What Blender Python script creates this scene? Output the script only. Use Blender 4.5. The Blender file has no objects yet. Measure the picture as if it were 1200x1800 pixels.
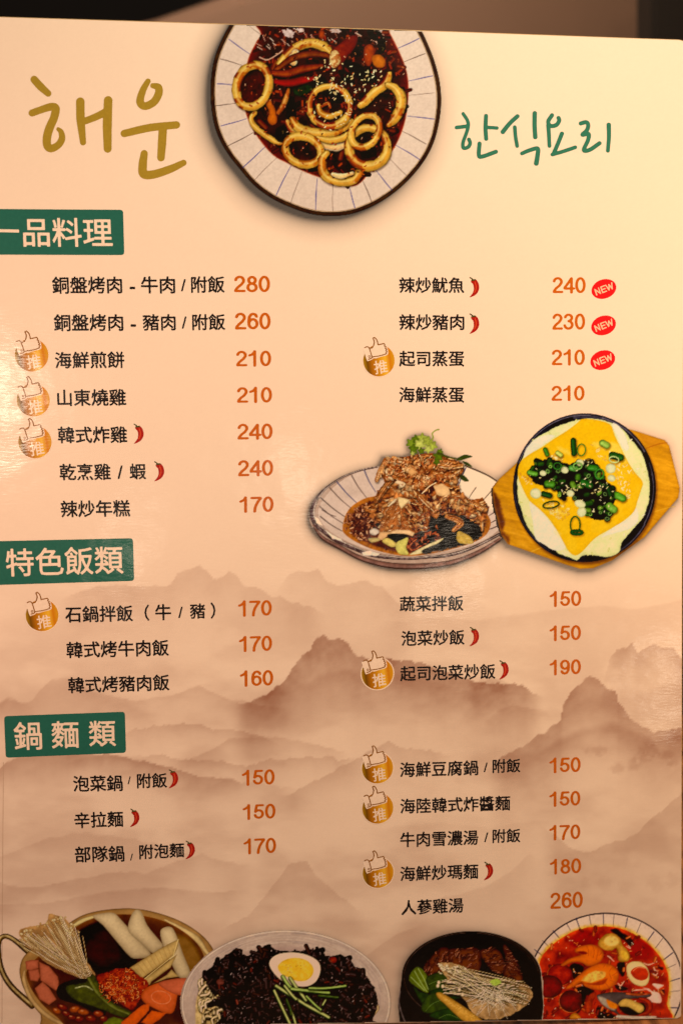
import bpy, math, random
import numpy as np
from mathutils import Matrix, Vector

# ------------------------------------------------------------------ camera, world, light
SC = bpy.context.scene
COL = SC.collection
S = 0.000225                       # metres per print unit of the menu
LEAN = math.radians(18)            # the menu leans back from the vertical
F = 2400.0
RX, RY, RZ = math.radians(3.94), math.radians(-6.93), math.radians(-0.94)
T = np.array([-585.3, -873.3, 2400.0])
def rot():
    cx, sx, cy, sy, cz, sz = math.cos(RX), math.sin(RX), math.cos(RY), math.sin(RY), math.cos(RZ), math.sin(RZ)
    return (np.array([[cz, -sz, 0], [sz, cz, 0], [0, 0, 1]]) @ np.array([[cy, 0, sy], [0, 1, 0], [-sy, 0, cy]])
            @ np.array([[1, 0, 0], [0, cx, -sx], [0, sx, cx]]))
R = rot()
B = np.array([[1, 0, 0], [0, -math.sin(LEAN), -math.cos(LEAN)], [0, math.cos(LEAN), -math.sin(LEAN)]]).T  # u, v, into-menu axes
KH = np.array([[F, 0, 600], [0, F, 900], [0, 0, 1]]) @ np.c_[R[:, 0], R[:, 1], T]
HI = np.linalg.inv(KH)
def uv(x, y):
    x = np.asarray(x, float); y = np.asarray(y, float)
    w = HI[2, 0] * x + HI[2, 1] * y + HI[2, 2]
    return (HI[0, 0] * x + HI[0, 1] * y + HI[0, 2]) / w, (HI[1, 0] * x + HI[1, 1] * y + HI[1, 2]) / w
u0, v0 = uv(600, 900)
ub, vb = uv(1190, 1791)
ORG = -(B @ np.array([0, vb, 0])) * S              # world place of print unit (0,0): bottom edge stands on z = 0
def world(u, v, w=0.0): return ORG + S * (B @ np.array([u, v, w], float))
cam_uvw = -R.T @ T
cd = bpy.data.cameras.new('camera'); cam = bpy.data.objects.new('camera', cd); COL.objects.link(cam)
AX = B @ R.T
m = np.eye(4); m[:3, 0] = AX[:, 0]; m[:3, 1] = -AX[:, 1]; m[:3, 2] = -AX[:, 2]; m[:3, 3] = world(*cam_uvw)
cam.matrix_world = Matrix(m.tolist())
cd.sensor_fit = 'VERTICAL'; cd.sensor_height = 36; cd.sensor_width = 24; cd.lens = 36 * F / 1800
cd.clip_end = 100; cd.clip_start = 0.02
cd.dof.use_dof = True; cd.dof.aperture_fstop = 9
cd.dof.focus_distance = float(np.linalg.norm(world(640, 760) - world(*cam_uvw)))
SC.camera = cam
CAM = world(*cam_uvw)
NRM = -B[:, 2]
SC.view_settings.view_transform = 'Standard'; SC.view_settings.look = 'None'
SC.view_settings.exposure = 0; SC.view_settings.gamma = 1
SC.render.engine = 'CYCLES'
W = bpy.data.worlds.new('World'); SC.world = W; W.use_nodes = True
W.node_tree.nodes['Background'].inputs[0].default_value = (1.0, 0.55, 0.32, 1)
W.node_tree.nodes['Background'].inputs[1].default_value = 0.04

def lamp(name, loc, target, power, col, size):
    l = bpy.data.lights.new(name, 'AREA'); l.shape = 'DISK'; l.size = size; l.energy = power; l.color = col
    o = bpy.data.objects.new(name, l); COL.objects.link(o); o.location = Vector(loc)
    o.rotation_euler = (Vector(target) - Vector(loc)).to_track_quat('-Z', 'Y').to_euler()
    return o
def mirror_spot(px, py, dist):
    """where a ceiling spot has to hang so that the laminate reflects it at this place"""
    u, v = uv(px, py); p = world(u, v); d = (p - CAM) / np.linalg.norm(p - CAM)
    r = d - 2 * d.dot(NRM) * NRM
    return p + r * dist, p
lamp('left_fill_light', (-0.118, -0.161, 0.328), (0.133, 0.066, 0.202), 0.56, (1.0, 0.48, 0.28), 0.06)  # unseen fill added to brighten the sheet from the left
lamp('right_fill_light', (0.452, -0.116, 0.337), (0.133, 0.066, 0.202), 0.84, (1.0, 0.50, 0.24), 0.06)  # added off-camera light, placed to even out brightness on the sheet's right
lamp('overhead_lamp', (0.266, -0.120, 0.715), (0.133, 0.066, 0.302), 1.92, (1.0, 0.738, 0.455), 0.08)
lamp('bench_fill_light', (0.02, 0.66, 0.95), (0.10, 1.15, 0.55), 13.5, (1.0, 0.82, 0.66), 0.15)  # unseen light put in behind the menu to brighten the bench back
for (sx, sy, dist, pw, sz) in ((-4, 700, 1.6, 1.2, 0.055), (515, 850, 1.9, 0.40, 0.045), (790, 1005, 2.1, 0.40, 0.045), (1165, 1180, 2.3, 0.55, 0.05), (235, 960, 1.8, 0.26, 0.035)):
    a, p = mirror_spot(sx, sy, dist)
    lamp('spot_lamp', a, p, pw, (1.0, 0.82, 0.62), sz)

# ------------------------------------------------------------------ helpers: materials
def srgb(c):
    c = np.asarray(c, float) / 255.0
    return np.where(c <= 0.04045, c / 12.92, ((c + 0.055) / 1.055) ** 2.4)
def laminate(name, color=None, rough=0.34, metal=0.0):
    mt = bpy.data.materials.new(name); mt.use_nodes = True
    nt = mt.node_tree; N = nt.nodes; b = N['Principled BSDF']
    b.inputs['Roughness'].default_value = rough; b.inputs['Metallic'].default_value = metal
    b.inputs['Specular IOR Level'].default_value = 0.05
    b.inputs['Coat Weight'].default_value = 0.40; b.inputs['Coat Roughness'].default_value = 0.12
    g = N.new('ShaderNodeNewGeometry')
    n1 = N.new('ShaderNodeTexNoise'); n1.inputs['Scale'].default_value = 420; n1.inputs['Detail'].default_value = 5
    n2 = N.new('ShaderNodeTexNoise'); n2.inputs['Scale'].default_value = 24; n2.inputs['Detail'].default_value = 3
    mp = N.new('ShaderNodeMapping'); mp.inputs['Rotation'].default_value = (0.2, 0.9, 0.5); mp.inputs['Scale'].default_value = (1, 1, 5)
    n3 = N.new('ShaderNodeTexNoise'); n3.inputs['Scale'].default_value = 260; n3.inputs['Detail'].default_value = 2
    nt.links.new(g.outputs['Position'], n1.inputs['Vector']); nt.links.new(g.outputs['Position'], n2.inputs['Vector'])
    nt.links.new(g.outputs['Position'], mp.inputs['Vector']); nt.links.new(mp.outputs[0], n3.inputs['Vector'])
    prev = None
    for n, st, ds in ((n2, 1.0, 0.0007), (n1, 0.6, 0.00002), (n3, 0.6, 0.00004)):
        bp = N.new('ShaderNodeBump'); bp.inputs['Strength'].default_value = st; bp.inputs['Distance'].default_value = ds
        nt.links.new(n.outputs['Fac'], bp.inputs['Height'])
        if prev: nt.links.new(prev.outputs[0], bp.inputs['Normal'])
        prev = bp
    nt.links.new(prev.outputs[0], b.inputs['Coat Normal']); nt.links.new(prev.outputs[0], b.inputs['Normal'])
    if color is None:
        a = N.new('ShaderNodeAttribute'); a.attribute_name = 'ink'
        nt.links.new(a.outputs['Color'], b.inputs['Base Color'])
    else:
        # slight unevenness of the ink
        ng = N.new('ShaderNodeTexNoise'); ng.inputs['Scale'].default_value = 900; ng.inputs['Detail'].default_value = 2
        nt.links.new(g.outputs['Position'], ng.inputs['Vector'])
        mx = N.new('ShaderNodeMix'); mx.data_type = 'RGBA'
        mx.inputs['A'].default_value = (*[c * 0.88 for c in color], 1); mx.inputs['B'].default_value = (*[min(c * 1.12, 1) for c in color], 1)
        nt.links.new(ng.outputs['Fac'], mx.inputs['Factor']); nt.links.new(mx.outputs['Result'], b.inputs['Base Color'])
    return mt
M_PRINT = laminate('printed_laminate')
PAPER = np.array([0.84, 0.82, 0.79])
M_INK = laminate('black_ink', (0.012, 0.010, 0.012))
M_PAPER = laminate('bare_paper', tuple(PAPER))
M_ORANGE = laminate('orange_ink', (0.52, 0.135, 0.006))
M_TEAL = laminate('teal_ink', (0.018, 0.15, 0.135))
M_TEAL2 = laminate('teal_title_ink', (0.03, 0.20, 0.155))
M_OLIVE = laminate('olive_ink', (0.34, 0.275, 0.035))
M_RED = laminate('red_ink', (0.72, 0.012, 0.02))
M_PINK = laminate('pale_pink_ink', (0.85, 0.62, 0.50))
M_BROWN = laminate('gold_line_ink', (0.25, 0.12, 0.015))
M_STEM = laminate('green_stem_ink', (0.07, 0.08, 0.02))
M_CHILI = laminate('chilli_red_ink', (0.36, 0.014, 0.010))
M_CHILIHI = laminate('chilli_highlight_ink', (0.62, 0.08, 0.03))
def gold_material():
    mt = laminate('gold_gradient_ink', (0.5, 0.3, 0.02)); nt = mt.node_tree; N = nt.nodes
    tc = N.new('ShaderNodeTexCoord'); mp = N.new('ShaderNodeMapping'); mp.inputs['Rotation'].default_value = (0, 0, math.radians(-8))
    sp = N.new('ShaderNodeSeparateXYZ'); cr = N.new('ShaderNodeValToRGB')
    nt.links.new(tc.outputs['Generated'], mp.inputs[0]); nt.links.new(mp.outputs[0], sp.inputs[0]); nt.links.new(sp.outputs[0], cr.inputs[0])
    e = cr.color_ramp.elements
    stops = [(0.0, (0.44, 0.27, 0.008)), (0.10, (0.36, 0.24, 0.008)), (0.20, (0.15, 0.075, 0.003)), (0.34, (0.40, 0.17, 0.004)), (0.5, (0.52, 0.27, 0.010)),
             (0.62, (0.68, 0.40, 0.02)), (0.76, (0.78, 0.56, 0.05)), (0.90, (0.58, 0.24, 0.006)), (1.0, (0.62, 0.36, 0.015))]
    while len(e) < len(stops): e.new(0.5)
    for k, (p, c) in enumerate(stops): e[k].position = p; e[k].color = (*c, 1)
    nt.links.new(cr.outputs[0], N['Principled BSDF'].inputs['Base Color'])
    return mt
M_GOLD = gold_material()

# ------------------------------------------------------------------ helpers: objects
BASEU = 600.0
menu = bpy.data.objects.new('menu', None); COL.objects.link(menu)
menu.empty_display_size = 0.05
mm = np.eye(4); mm[:3, 0] = B[:, 0]; mm[:3, 1] = -B[:, 1]; mm[:3, 2] = -B[:, 2]; mm[:3, 3] = world(BASEU, vb)
menu.matrix_world = Matrix(mm.tolist())
menu["label"] = "tall glossy laminated menu sheet with Chinese dish names, orange prices and dish pictures"
menu['category'] = 'menu'
def loc3(x, y, h=0.0):
    """photo place on the sheet -> coordinates in the menu's own frame (metres); h = layer height"""
    u, v = uv(x, y)
    return np.stack([(u - BASEU) * S, (vb - v) * S, np.zeros_like(u) + h], -1)
LAY = 0.00003
def mesh_obj(name, verts, faces, mat, parent, label=None, smooth=False):
    me = bpy.data.meshes.new(name); me.from_pydata([tuple(map(float, v)) for v in verts], [], faces)
    me.materials.append(mat)
    return link(name, me, parent, label)
def link(name, me, parent, label=None):
    o = bpy.data.objects.new(name, me); COL.objects.link(o); o.parent = parent
    if label: o['label'] = label
    return o
def np_mesh(name, verts, quads, colors, mat, parent, label=None):
    me = bpy.data.meshes.new(name)
    me.vertices.add(len(verts)); me.vertices.foreach_set('co', verts.astype(np.float32).ravel())
    n = len(quads); me.loops.add(n * 4); me.polygons.add(n)
    me.loops.foreach_set('vertex_index', quads.astype(np.int32).ravel())
    me.polygons.foreach_set('loop_start', np.arange(0, n * 4, 4, dtype=np.int32))
    me.update(calc_edges=True)
    if colors is not None:
        a = me.color_attributes.new('ink', 'FLOAT_COLOR', 'POINT')
        a.data.foreach_set('color', np.c_[colors, np.ones(len(colors))].astype(np.float32).ravel())
    me.materials.append(mat)
    return link(name, me, parent, label)

# ------------------------------------------------------------------ helpers: drawing
def hashn(ix, iy, seed):
    h = (ix.astype(np.int64) * 374761393 + iy.astype(np.int64) * 668265263 + seed * 1442695041) & 0x7fffffff
    h = ((h ^ (h >> 13)) * 1274126177) & 0x7fffffff
    return ((h ^ (h >> 16)) & 0xffff) / 65535.0
def vnoise(x, y, seed=0):
    ix = np.floor(x).astype(np.int64); iy = np.floor(y).astype(np.int64)
    fx = x - ix; fy = y - iy; fx = fx * fx * (3 - 2 * fx); fy = fy * fy * (3 - 2 * fy)
    a = hashn(ix, iy, seed); b = hashn(ix + 1, iy, seed); c = hashn(ix, iy + 1, seed); d = hashn(ix + 1, iy + 1, seed)
    return (a * (1 - fx) + b * fx) * (1 - fy) + (c * (1 - fx) + d * fx) * fy
def fbm(x, y, sc, octs=4, seed=0):
    s = 0; a = 0.5; t = 0
    for k in range(octs):
        s = s + a * vnoise(x / sc, y / sc, seed + k * 17); t += a; a *= 0.55; sc *= 0.5
    return s / t
def sstep(a, b, x):
    t = np.clip((x - a) / (b - a), 0, 1); return t * t * (3 - 2 * t)
def smooth(P, closed=False, n=6):
    P = np.asarray(P, float); out = []; N = len(P)
    rng = range(N) if closed else range(N - 1)
    for i in rng:
        p1, p2 = P[i], P[(i + 1) % N]
        p0 = P[i - 1] if (closed or i > 0) else p1 * 2 - p2
        p3 = P[(i + 2) % N] if (closed or i + 2 < N) else p2 * 2 - p1
        for k in range(n):
            t = k / n
            out.append(0.5 * ((2 * p1) + (p2 - p0) * t + (2 * p0 - 5 * p1 + 4 * p2 - p3) * t * t + (3 * p1 - p0 - 3 * p2 + p3) * t ** 3))
    if not closed: out.append(P[-1])
    return np.array(out)
def sd_poly(X, Y, P):
    d = np.full(X.shape, 1e18); inside = np.zeros(X.shape, bool); N = len(P)
    for i in range(N):
        x1, y1 = P[i - 1]; x2, y2 = P[i]; ex, ey = x2 - x1, y2 - y1
        L = ex * ex + ey * ey
        if L < 1e-12: continue
        t = np.clip(((X - x1) * ex + (Y - y1) * ey) / L, 0, 1)
        d = np.minimum(d, (X - x1 - t * ex) ** 2 + (Y - y1 - t * ey) ** 2)
        if y1 != y2:
            inside ^= ((Y < y1) != (Y < y2)) & (X < (x2 - x1) * (Y - y1) / (y2 - y1) + x1)
    d = np.sqrt(d); return np.where(inside, -d, d)
def sd_line(X, Y, P, Wd):
    """stroke: (distance - half width) , signed lateral position -1..1 , position along 0..1"""
    P = np.asarray(P, float); Wd = np.broadcast_to(np.asarray(Wd, float), (len(P),)) if np.ndim(Wd) == 0 or len(Wd) == len(P) else np.interp(np.linspace(0, 1, len(P)), np.linspace(0, 1, len(Wd)), Wd)
    best = np.full(X.shape, 1e18); lat = np.zeros(X.shape); al = np.zeros(X.shape); n = len(P)
    for i in range(n - 1):
        x1, y1 = P[i]; ex, ey = P[i + 1] - P[i]; L = ex * ex + ey * ey + 1e-12
        t = np.clip(((X - x1) * ex + (Y - y1) * ey) / L, 0, 1)
        dx = X - x1 - t * ex; dy = Y - y1 - t * ey
        w = (Wd[i] + (Wd[i + 1] - Wd[i]) * t) / 2
        dd = np.sqrt(dx * dx + dy * dy); f = dd - w; k = f < best
        best = np.where(k, f, best); lat = np.where(k, np.sign(dx * ey - dy * ex) * dd / w, lat); al = np.where(k, (i + t) / (n - 1), al)
    return best, lat, al
def ring_pts(cx, cy, rx, ry, rotd=0, a0=0, a1=360, n=28):
    a = np.radians(np.linspace(a0, a1, n)); r = math.radians(rotd)
    x = rx * np.cos(a); y = ry * np.sin(a)
    return np.c_[cx + x * math.cos(r) - y * math.sin(r), cy + x * math.sin(r) + y * math.cos(r)]
def contour_mesh(sd, xs, ys, tomap):
    """marching squares: fill of the region sd<0 -> verts, faces"""
    ny, nx = sd.shape; verts = []; faces = []; cache = {}
    def vert(key, x, y):
        if key not in cache: cache[key] = len(verts); verts.append((x, y))
        return cache[key]
    ins = sd < 0
    cells = np.argwhere(ins[:-1, :-1] | ins[1:, :-1] | ins[:-1, 1:] | ins[1:, 1:])
    for j, i in cells:
        cs = [(j, i), (j, i + 1), (j + 1, i + 1), (j + 1, i)]; f = []
        for k in range(4):
            a = cs[k]; b = cs[(k + 1) % 4]; da = sd[a]; db = sd[b]
            if da < 0: f.append(vert(a, xs[a[1]], ys[a[0]]))
            if (da < 0) != (db < 0):
                t = da / (da - db); key = (a, b) if a < b else (b, a)
                f.append(vert(key, xs[a[1]] + (xs[b[1]] - xs[a[1]]) * t, ys[a[0]] + (ys[b[0]] - ys[a[0]]) * t))
        if len(f) >= 3: faces.append(f[::-1])
    v = np.array(verts)
    return tomap(v[:, 0], v[:, 1]), faces
def shape_px(strokes=(), polys=(), step=1.0, pad=2, holes=()):
    """union of strokes [(points, width)] and polygons in photo units -> (sd, xs, ys)"""
    allp = [np.asarray(p, float) for p, w in strokes] + [np.asarray(p, float) for p in polys]
    mw = max([np.max(w) for p, w in strokes], default=0)
    lo = np.min([p.min(0) for p in allp], 0) - mw / 2 - pad; hi = np.max([p.max(0) for p in allp], 0) + mw / 2 + pad
    xs = np.arange(lo[0], hi[0] + step, step); ys = np.arange(lo[1], hi[1] + step, step)
    X, Y = np.meshgrid(xs, ys); sd = np.full(X.shape, 1e9)
    for p, w in strokes: sd = np.minimum(sd, sd_line(X, Y, p, w)[0])
    for p in polys: sd = np.minimum(sd, sd_poly(X, Y, p))
    for p in holes: sd = np.maximum(sd, -sd_poly(X, Y, p))
    return sd, xs, ys

# ------------------------------------------------------------------ colour of the light on the sheet (photo colour of blank paper), to turn photo colours into ink colours
_gx = np.array([0, 400, 800, 1200.]); _gy = np.array([50, 500, 900, 1150, 1400, 1700.])
_tab = srgb([[(243, 187, 142), (250, 208, 162), (253, 222, 173), (253, 230, 182)],
             [(247, 194, 152), (251, 211, 166), (253, 218, 172), (253, 221, 172)],
             [(247, 194, 155), (250, 205, 163), (253, 212, 166), (253, 213, 166)],
             [(238, 182, 146), (242, 190, 150), (246, 196, 153), (248, 200, 152)],
             [(220, 163, 128), (226, 170, 134), (230, 174, 136), (228, 170, 130)],
             [(192, 136, 103), (198, 142, 108), (200, 144, 108), (192, 136, 100)]])
_lit = np.array([[[0.942, 0.558, 0.328], [1.068, 0.658, 0.384], [1.227, 0.774, 0.446], [1.323, 0.826, 0.47]], [[1.029, 0.576, 0.337], [1.044, 0.607, 0.351], [1.131, 0.668, 0.379], [1.314, 0.762, 0.42]], [[0.996, 0.538, 0.314], [0.952, 0.531, 0.308], [1.005, 0.573, 0.325], [1.157, 0.644, 0.35]], [[0.873, 0.467, 0.272], [0.848, 0.466, 0.269], [0.866, 0.483, 0.273], [1.057, 0.606, 0.346]], [[0.728, 0.388, 0.228], [0.72, 0.392, 0.228], [0.728, 0.402, 0.229], [0.767, 0.421, 0.234]], [[0.578, 0.311, 0.184], [0.583, 0.318, 0.186], [0.586, 0.323, 0.186], [0.587, 0.322, 0.183]]])
def light_at(x, y):
    fx = float(np.interp(x, _gx, range(4))); fy = float(np.interp(y, _gy, range(6)))
    i = min(int(fx), 2); j = min(int(fy), 4); a = fx - i; b = fy - j
    c = (_lit[j, i] * (1 - a) + _lit[j, i + 1] * a) * (1 - b) + (_lit[j + 1, i] * (1 - a) + _lit[j + 1, i + 1] * a) * b
    return c / PAPER
def lin2s(c): return np.where(c <= 0.0031308, c * 12.92, 1.055 * np.clip(c, 0, None) ** (1 / 2.4) - 0.055)
def s2lin(c): return np.where(c <= 0.04045, c / 12.92, ((np.clip(c, 0, None) + 0.055) / 1.055) ** 2.4)

def C(x0, y0, k): return lambda *pts: np.array([(x0 + a / k, y0 + b / k) for a, b in pts])
cA = C(360, 20, 2.7273); cB = C(530, 740, 3.3333); cC = C(860, 720, 3.5294); cD = C(0, 1580, 3.0); cE = C(300, 1600, 3.0); cF = C(690, 1590, 2.353)
OUT_A = smooth(cA((250, -90), (175, -5), (128, 68), (85, 150), (55, 230), (40, 320), (38, 420), (50, 520), (75, 600), (120, 680), (175, 750), (240, 825), (320, 885), (400, 925), (500, 960), (600, 972), (700, 962), (800, 925), (890, 870), (970, 800), (1040, 715), (1085, 630), (1110, 540), (1122, 440), (1115, 340), (1090, 240), (1058, 158), (1026, 92), (975, 10), (900, -80)), True, 4)
OUT_Bp = smooth(cB((46, 560), (60, 480), (100, 425), (150, 380), (200, 348), (250, 320), (350, 283), (440, 268), (700, 240), (960, 258), (1050, 298), (1110, 328), (1180, 380), (1230, 500), (1220, 620), (1160, 695), (1040, 775), (900, 835), (760, 860), (600, 866), (470, 850), (340, 800), (230, 742), (120, 685), (62, 620)), True, 4)
PILE_B = cB((425, 352), (445, 300), (482, 218), (540, 212), (600, 214), (640, 200), (700, 196), (760, 196), (850, 208), (940, 245), (952, 285), (925, 335), (905, 362), (930, 418), (990, 462), (1058, 452), (1097, 505), (1082, 560), (1065, 655), (1030, 605), (950, 552), (860, 545), (760, 560), (735, 640), (660, 660), (580, 660), (520, 665), (450, 700), (468, 610), (430, 570), (370, 535), (372, 500), (420, 480), (440, 420), (490, 360), (470, 330))
OUT_Cb = cC((20, 480), (60, 428), (170, 328), (400, 150), (600, 60), (890, 128), (1085, 190), (1112, 222), (1178, 485), (1170, 545), (960, 790), (760, 935), (640, 985), (560, 988), (480, 965), (112, 835), (72, 780), (28, 600), (18, 520))
OUT_Cp = ring_pts(860 + 587 / 3.5294, 720 + 485 / 3.5294, 443 / 3.5294, 462 / 3.5294, 0, n=60)[:-1]
OUT_D = ring_pts(206, 1712, 171, 113, 4, n=60)[:-1]
OUT_E = ring_pts(300 + 607 / 3, 1600 + 490 / 3, 553 / 3, 385 / 3, 0, n=60)[:-1]
OUT_F = np.vstack([ring_pts(690 + 325 / 2.353, 1590 + 300 / 2.353, 288 / 2.353, 190 / 2.353, 0, 180, 360, n=40), cF((622, 420), (600, 600), (40, 600), (22, 420))])
OUT_G = ring_pts(690 + 880 / 2.353, 1590 + 330 / 2.353, 318 / 2.353, 294 / 2.353, 0, n=60)[:-1]

# ------------------------------------------------------------------ the printed page: misty ink mountains and soft printed drop shadows
RIDGES = [  # points, tone, fade, softness
 ([(100, 1060), (150, 1035), (200, 1026), (260, 1030), (300, 1028), (312, 1008), (330, 1000), (350, 992), (364, 1004), (376, 1020), (388, 1016), (402, 1004), (416, 1012), (430, 1030), (446, 1032), (470, 1044), (520, 1060), (580, 1080)], .17, 95, 1.5),
 ([(478, 1052), (492, 1030), (504, 1014), (520, 1004), (542, 1006), (558, 1002), (572, 1018), (590, 1026), (612, 1026), (640, 1020), (670, 1030), (700, 1060), (740, 1080)], .15, 60, 1.5),
 ([(640, 1050), (690, 1030), (730, 1010), (780, 1015), (830, 1050), (880, 1080)], .05, 60, 5),
 ([(660, 1095), (760, 1085), (840, 1090), (960, 1072), (1040, 1065), (1120, 1070), (1200, 1052)], .09, 50, 3),
 ([(1052, 1240), (1062, 1190), (1072, 1158), (1084, 1142), (1098, 1140), (1110, 1131), (1120, 1146), (1132, 1138), (1142, 1131), (1160, 1140), (1182, 1139), (1200, 1160)], .30, 80, 1.3),
 ([(400, 1240), (440, 1234), (475, 1218), (500, 1200), (514, 1172), (530, 1152), (545, 1142), (554, 1124), (567, 1115), (580, 1122), (594, 1124), (610, 1131), (622, 1146), (650, 1158), (700, 1160), (745, 1166), (790, 1182), (830, 1200), (870, 1204), (905, 1200), (960, 1230)], .50, 92, 1.1),
 ([(800, 1225), (840, 1206), (862, 1192), (880, 1194), (900, 1204), (920, 1226)], .16, 35, 2),
 ([(838, 1300), (852, 1268), (876, 1248), (900, 1240), (960, 1250), (980, 1280)], .12, 40, 2),
 ([(850, 1355), (880, 1335), (920, 1308), (955, 1290), (984, 1268), (990, 1240), (1004, 1216), (1020, 1200), (1035, 1188), (1052, 1194), (1066, 1208), (1082, 1214), (1086, 1234), (1100, 1248), (1108, 1262), (1126, 1280), (1152, 1290), (1176, 1282), (1192, 1274), (1210, 1284)], .40, 95, 1.1),
 ([(930, 1330), (985, 1296), (1030, 1278), (1075, 1270), (1110, 1282), (1150, 1300), (1180, 1290), (1200, 1288)], .30, 42, 12),
 ([(520, 1215), (560, 1185), (610, 1176), (680, 1180), (760, 1195), (820, 1215)], .20, 30, 10),
 ([(0, 1236), (14, 1228), (36, 1236), (58, 1230), (72, 1210), (92, 1194), (120, 1192), (160, 1214), (240, 1232), (300, 1222), (350, 1204), (372, 1216), (400, 1228), (430, 1232), (520, 1250)], .16, 60, 2.5),
 ([(0, 1232), (16, 1226), (36, 1234), (70, 1250)], .14, 25, 1.5),
 ([(200, 1300), (240, 1282), (290, 1271), (345, 1270), (400, 1284), (450, 1292), (500, 1310)], .20, 24, 1.2),
 ([(300, 1345), (370, 1318), (400, 1300), (440, 1294), (500, 1298), (560, 1310), (620, 1325)], .15, 22, 2),
 ([(0, 1350), (14, 1338), (40, 1330), (110, 1322), (160, 1322), (230, 1334), (300, 1350), (350, 1366), (410, 1372), (440, 1380)], .46, 34, 1.2),
 ([(220, 1330), (280, 1328), (360, 1336), (430, 1346), (470, 1336), (560, 1330), (640, 1338)], .26, 26, 1.2),
 ([(480, 1402), (520, 1392), (560, 1368), (600, 1348), (632, 1330), (660, 1310), (684, 1302), (702, 1312), (740, 1318), (800, 1330)], .25, 45, 1.4),
 ([(340, 1392), (400, 1372), (450, 1376), (500, 1384), (540, 1390)], .14, 18, 1.6),
 ([(100, 1345), (150, 1330), (200, 1326), (250, 1334), (300, 1350)], .22, 18, 5),
 ([(0, 1504), (50, 1486), (100, 1470), (136, 1462), (180, 1468), (240, 1474), (300, 1490), (360, 1510)], .15, 50, 2),
 ([(0, 1550), (30, 1558), (70, 1558), (130, 1546), (200, 1532), (262, 1534), (310, 1512), (350, 1502), (400, 1514), (450, 1520)], .20, 45, 2),
 ([(0, 1590), (80, 1588), (180, 1568), (280, 1560), (380, 1568), (440, 1566)], .20, 40, 2.5),
 ([(370, 1648), (400, 1628), (440, 1606), (464, 1578), (488, 1548), (510, 1520), (524, 1515), (540, 1514), (556, 1540), (600, 1580), (650, 1610)], .20, 75, 1.4),
 ([(640, 1460), (700, 1452), (780, 1446), (860, 1455), (940, 1440), (980, 1450)], .08, 40, 4),
 ([(940, 1440), (980, 1470), (1004, 1490), (1024, 1496), (1050, 1492), (1070, 1480), (1110, 1470), (1120, 1462), (1142, 1440), (1162, 1428), (1180, 1408), (1200, 1392)], .28, 130, 1.4),
 ([(690, 1612), (740, 1585), (800, 1572), (860, 1555), (900, 1530), (930, 1500), (960, 1520)], .15, 80, 2.5),
 ([(620, 1700), (670, 1660), (700, 1640), (760, 1620)], .18, 60, 2.5),
]
TREES = [(1142, 1318, 15, 11), (1170, 1328, 14, 10), (1130, 1332, 16, 8), (1085, 1350, 12, 9), (1112, 1346, 12, 9), (1180, 1340, 10, 7), (855, 1200, 13, 9), (872, 1212, 14, 9), (835, 1206, 9, 6), (1060, 1556, 12, 14), (1098, 1560, 12, 12), (1150, 1552, 14, 14), (1028, 1552, 8, 12), (1184, 1548, 12, 14), (1045, 1320, 18, 8)]
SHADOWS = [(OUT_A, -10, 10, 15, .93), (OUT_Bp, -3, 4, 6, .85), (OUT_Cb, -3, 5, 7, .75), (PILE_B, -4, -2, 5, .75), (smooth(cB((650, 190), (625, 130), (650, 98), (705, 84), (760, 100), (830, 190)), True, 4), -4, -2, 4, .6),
           (OUT_F, -4, 1, 8, .5), (OUT_E, -3, 0, 7, .25)]
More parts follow.
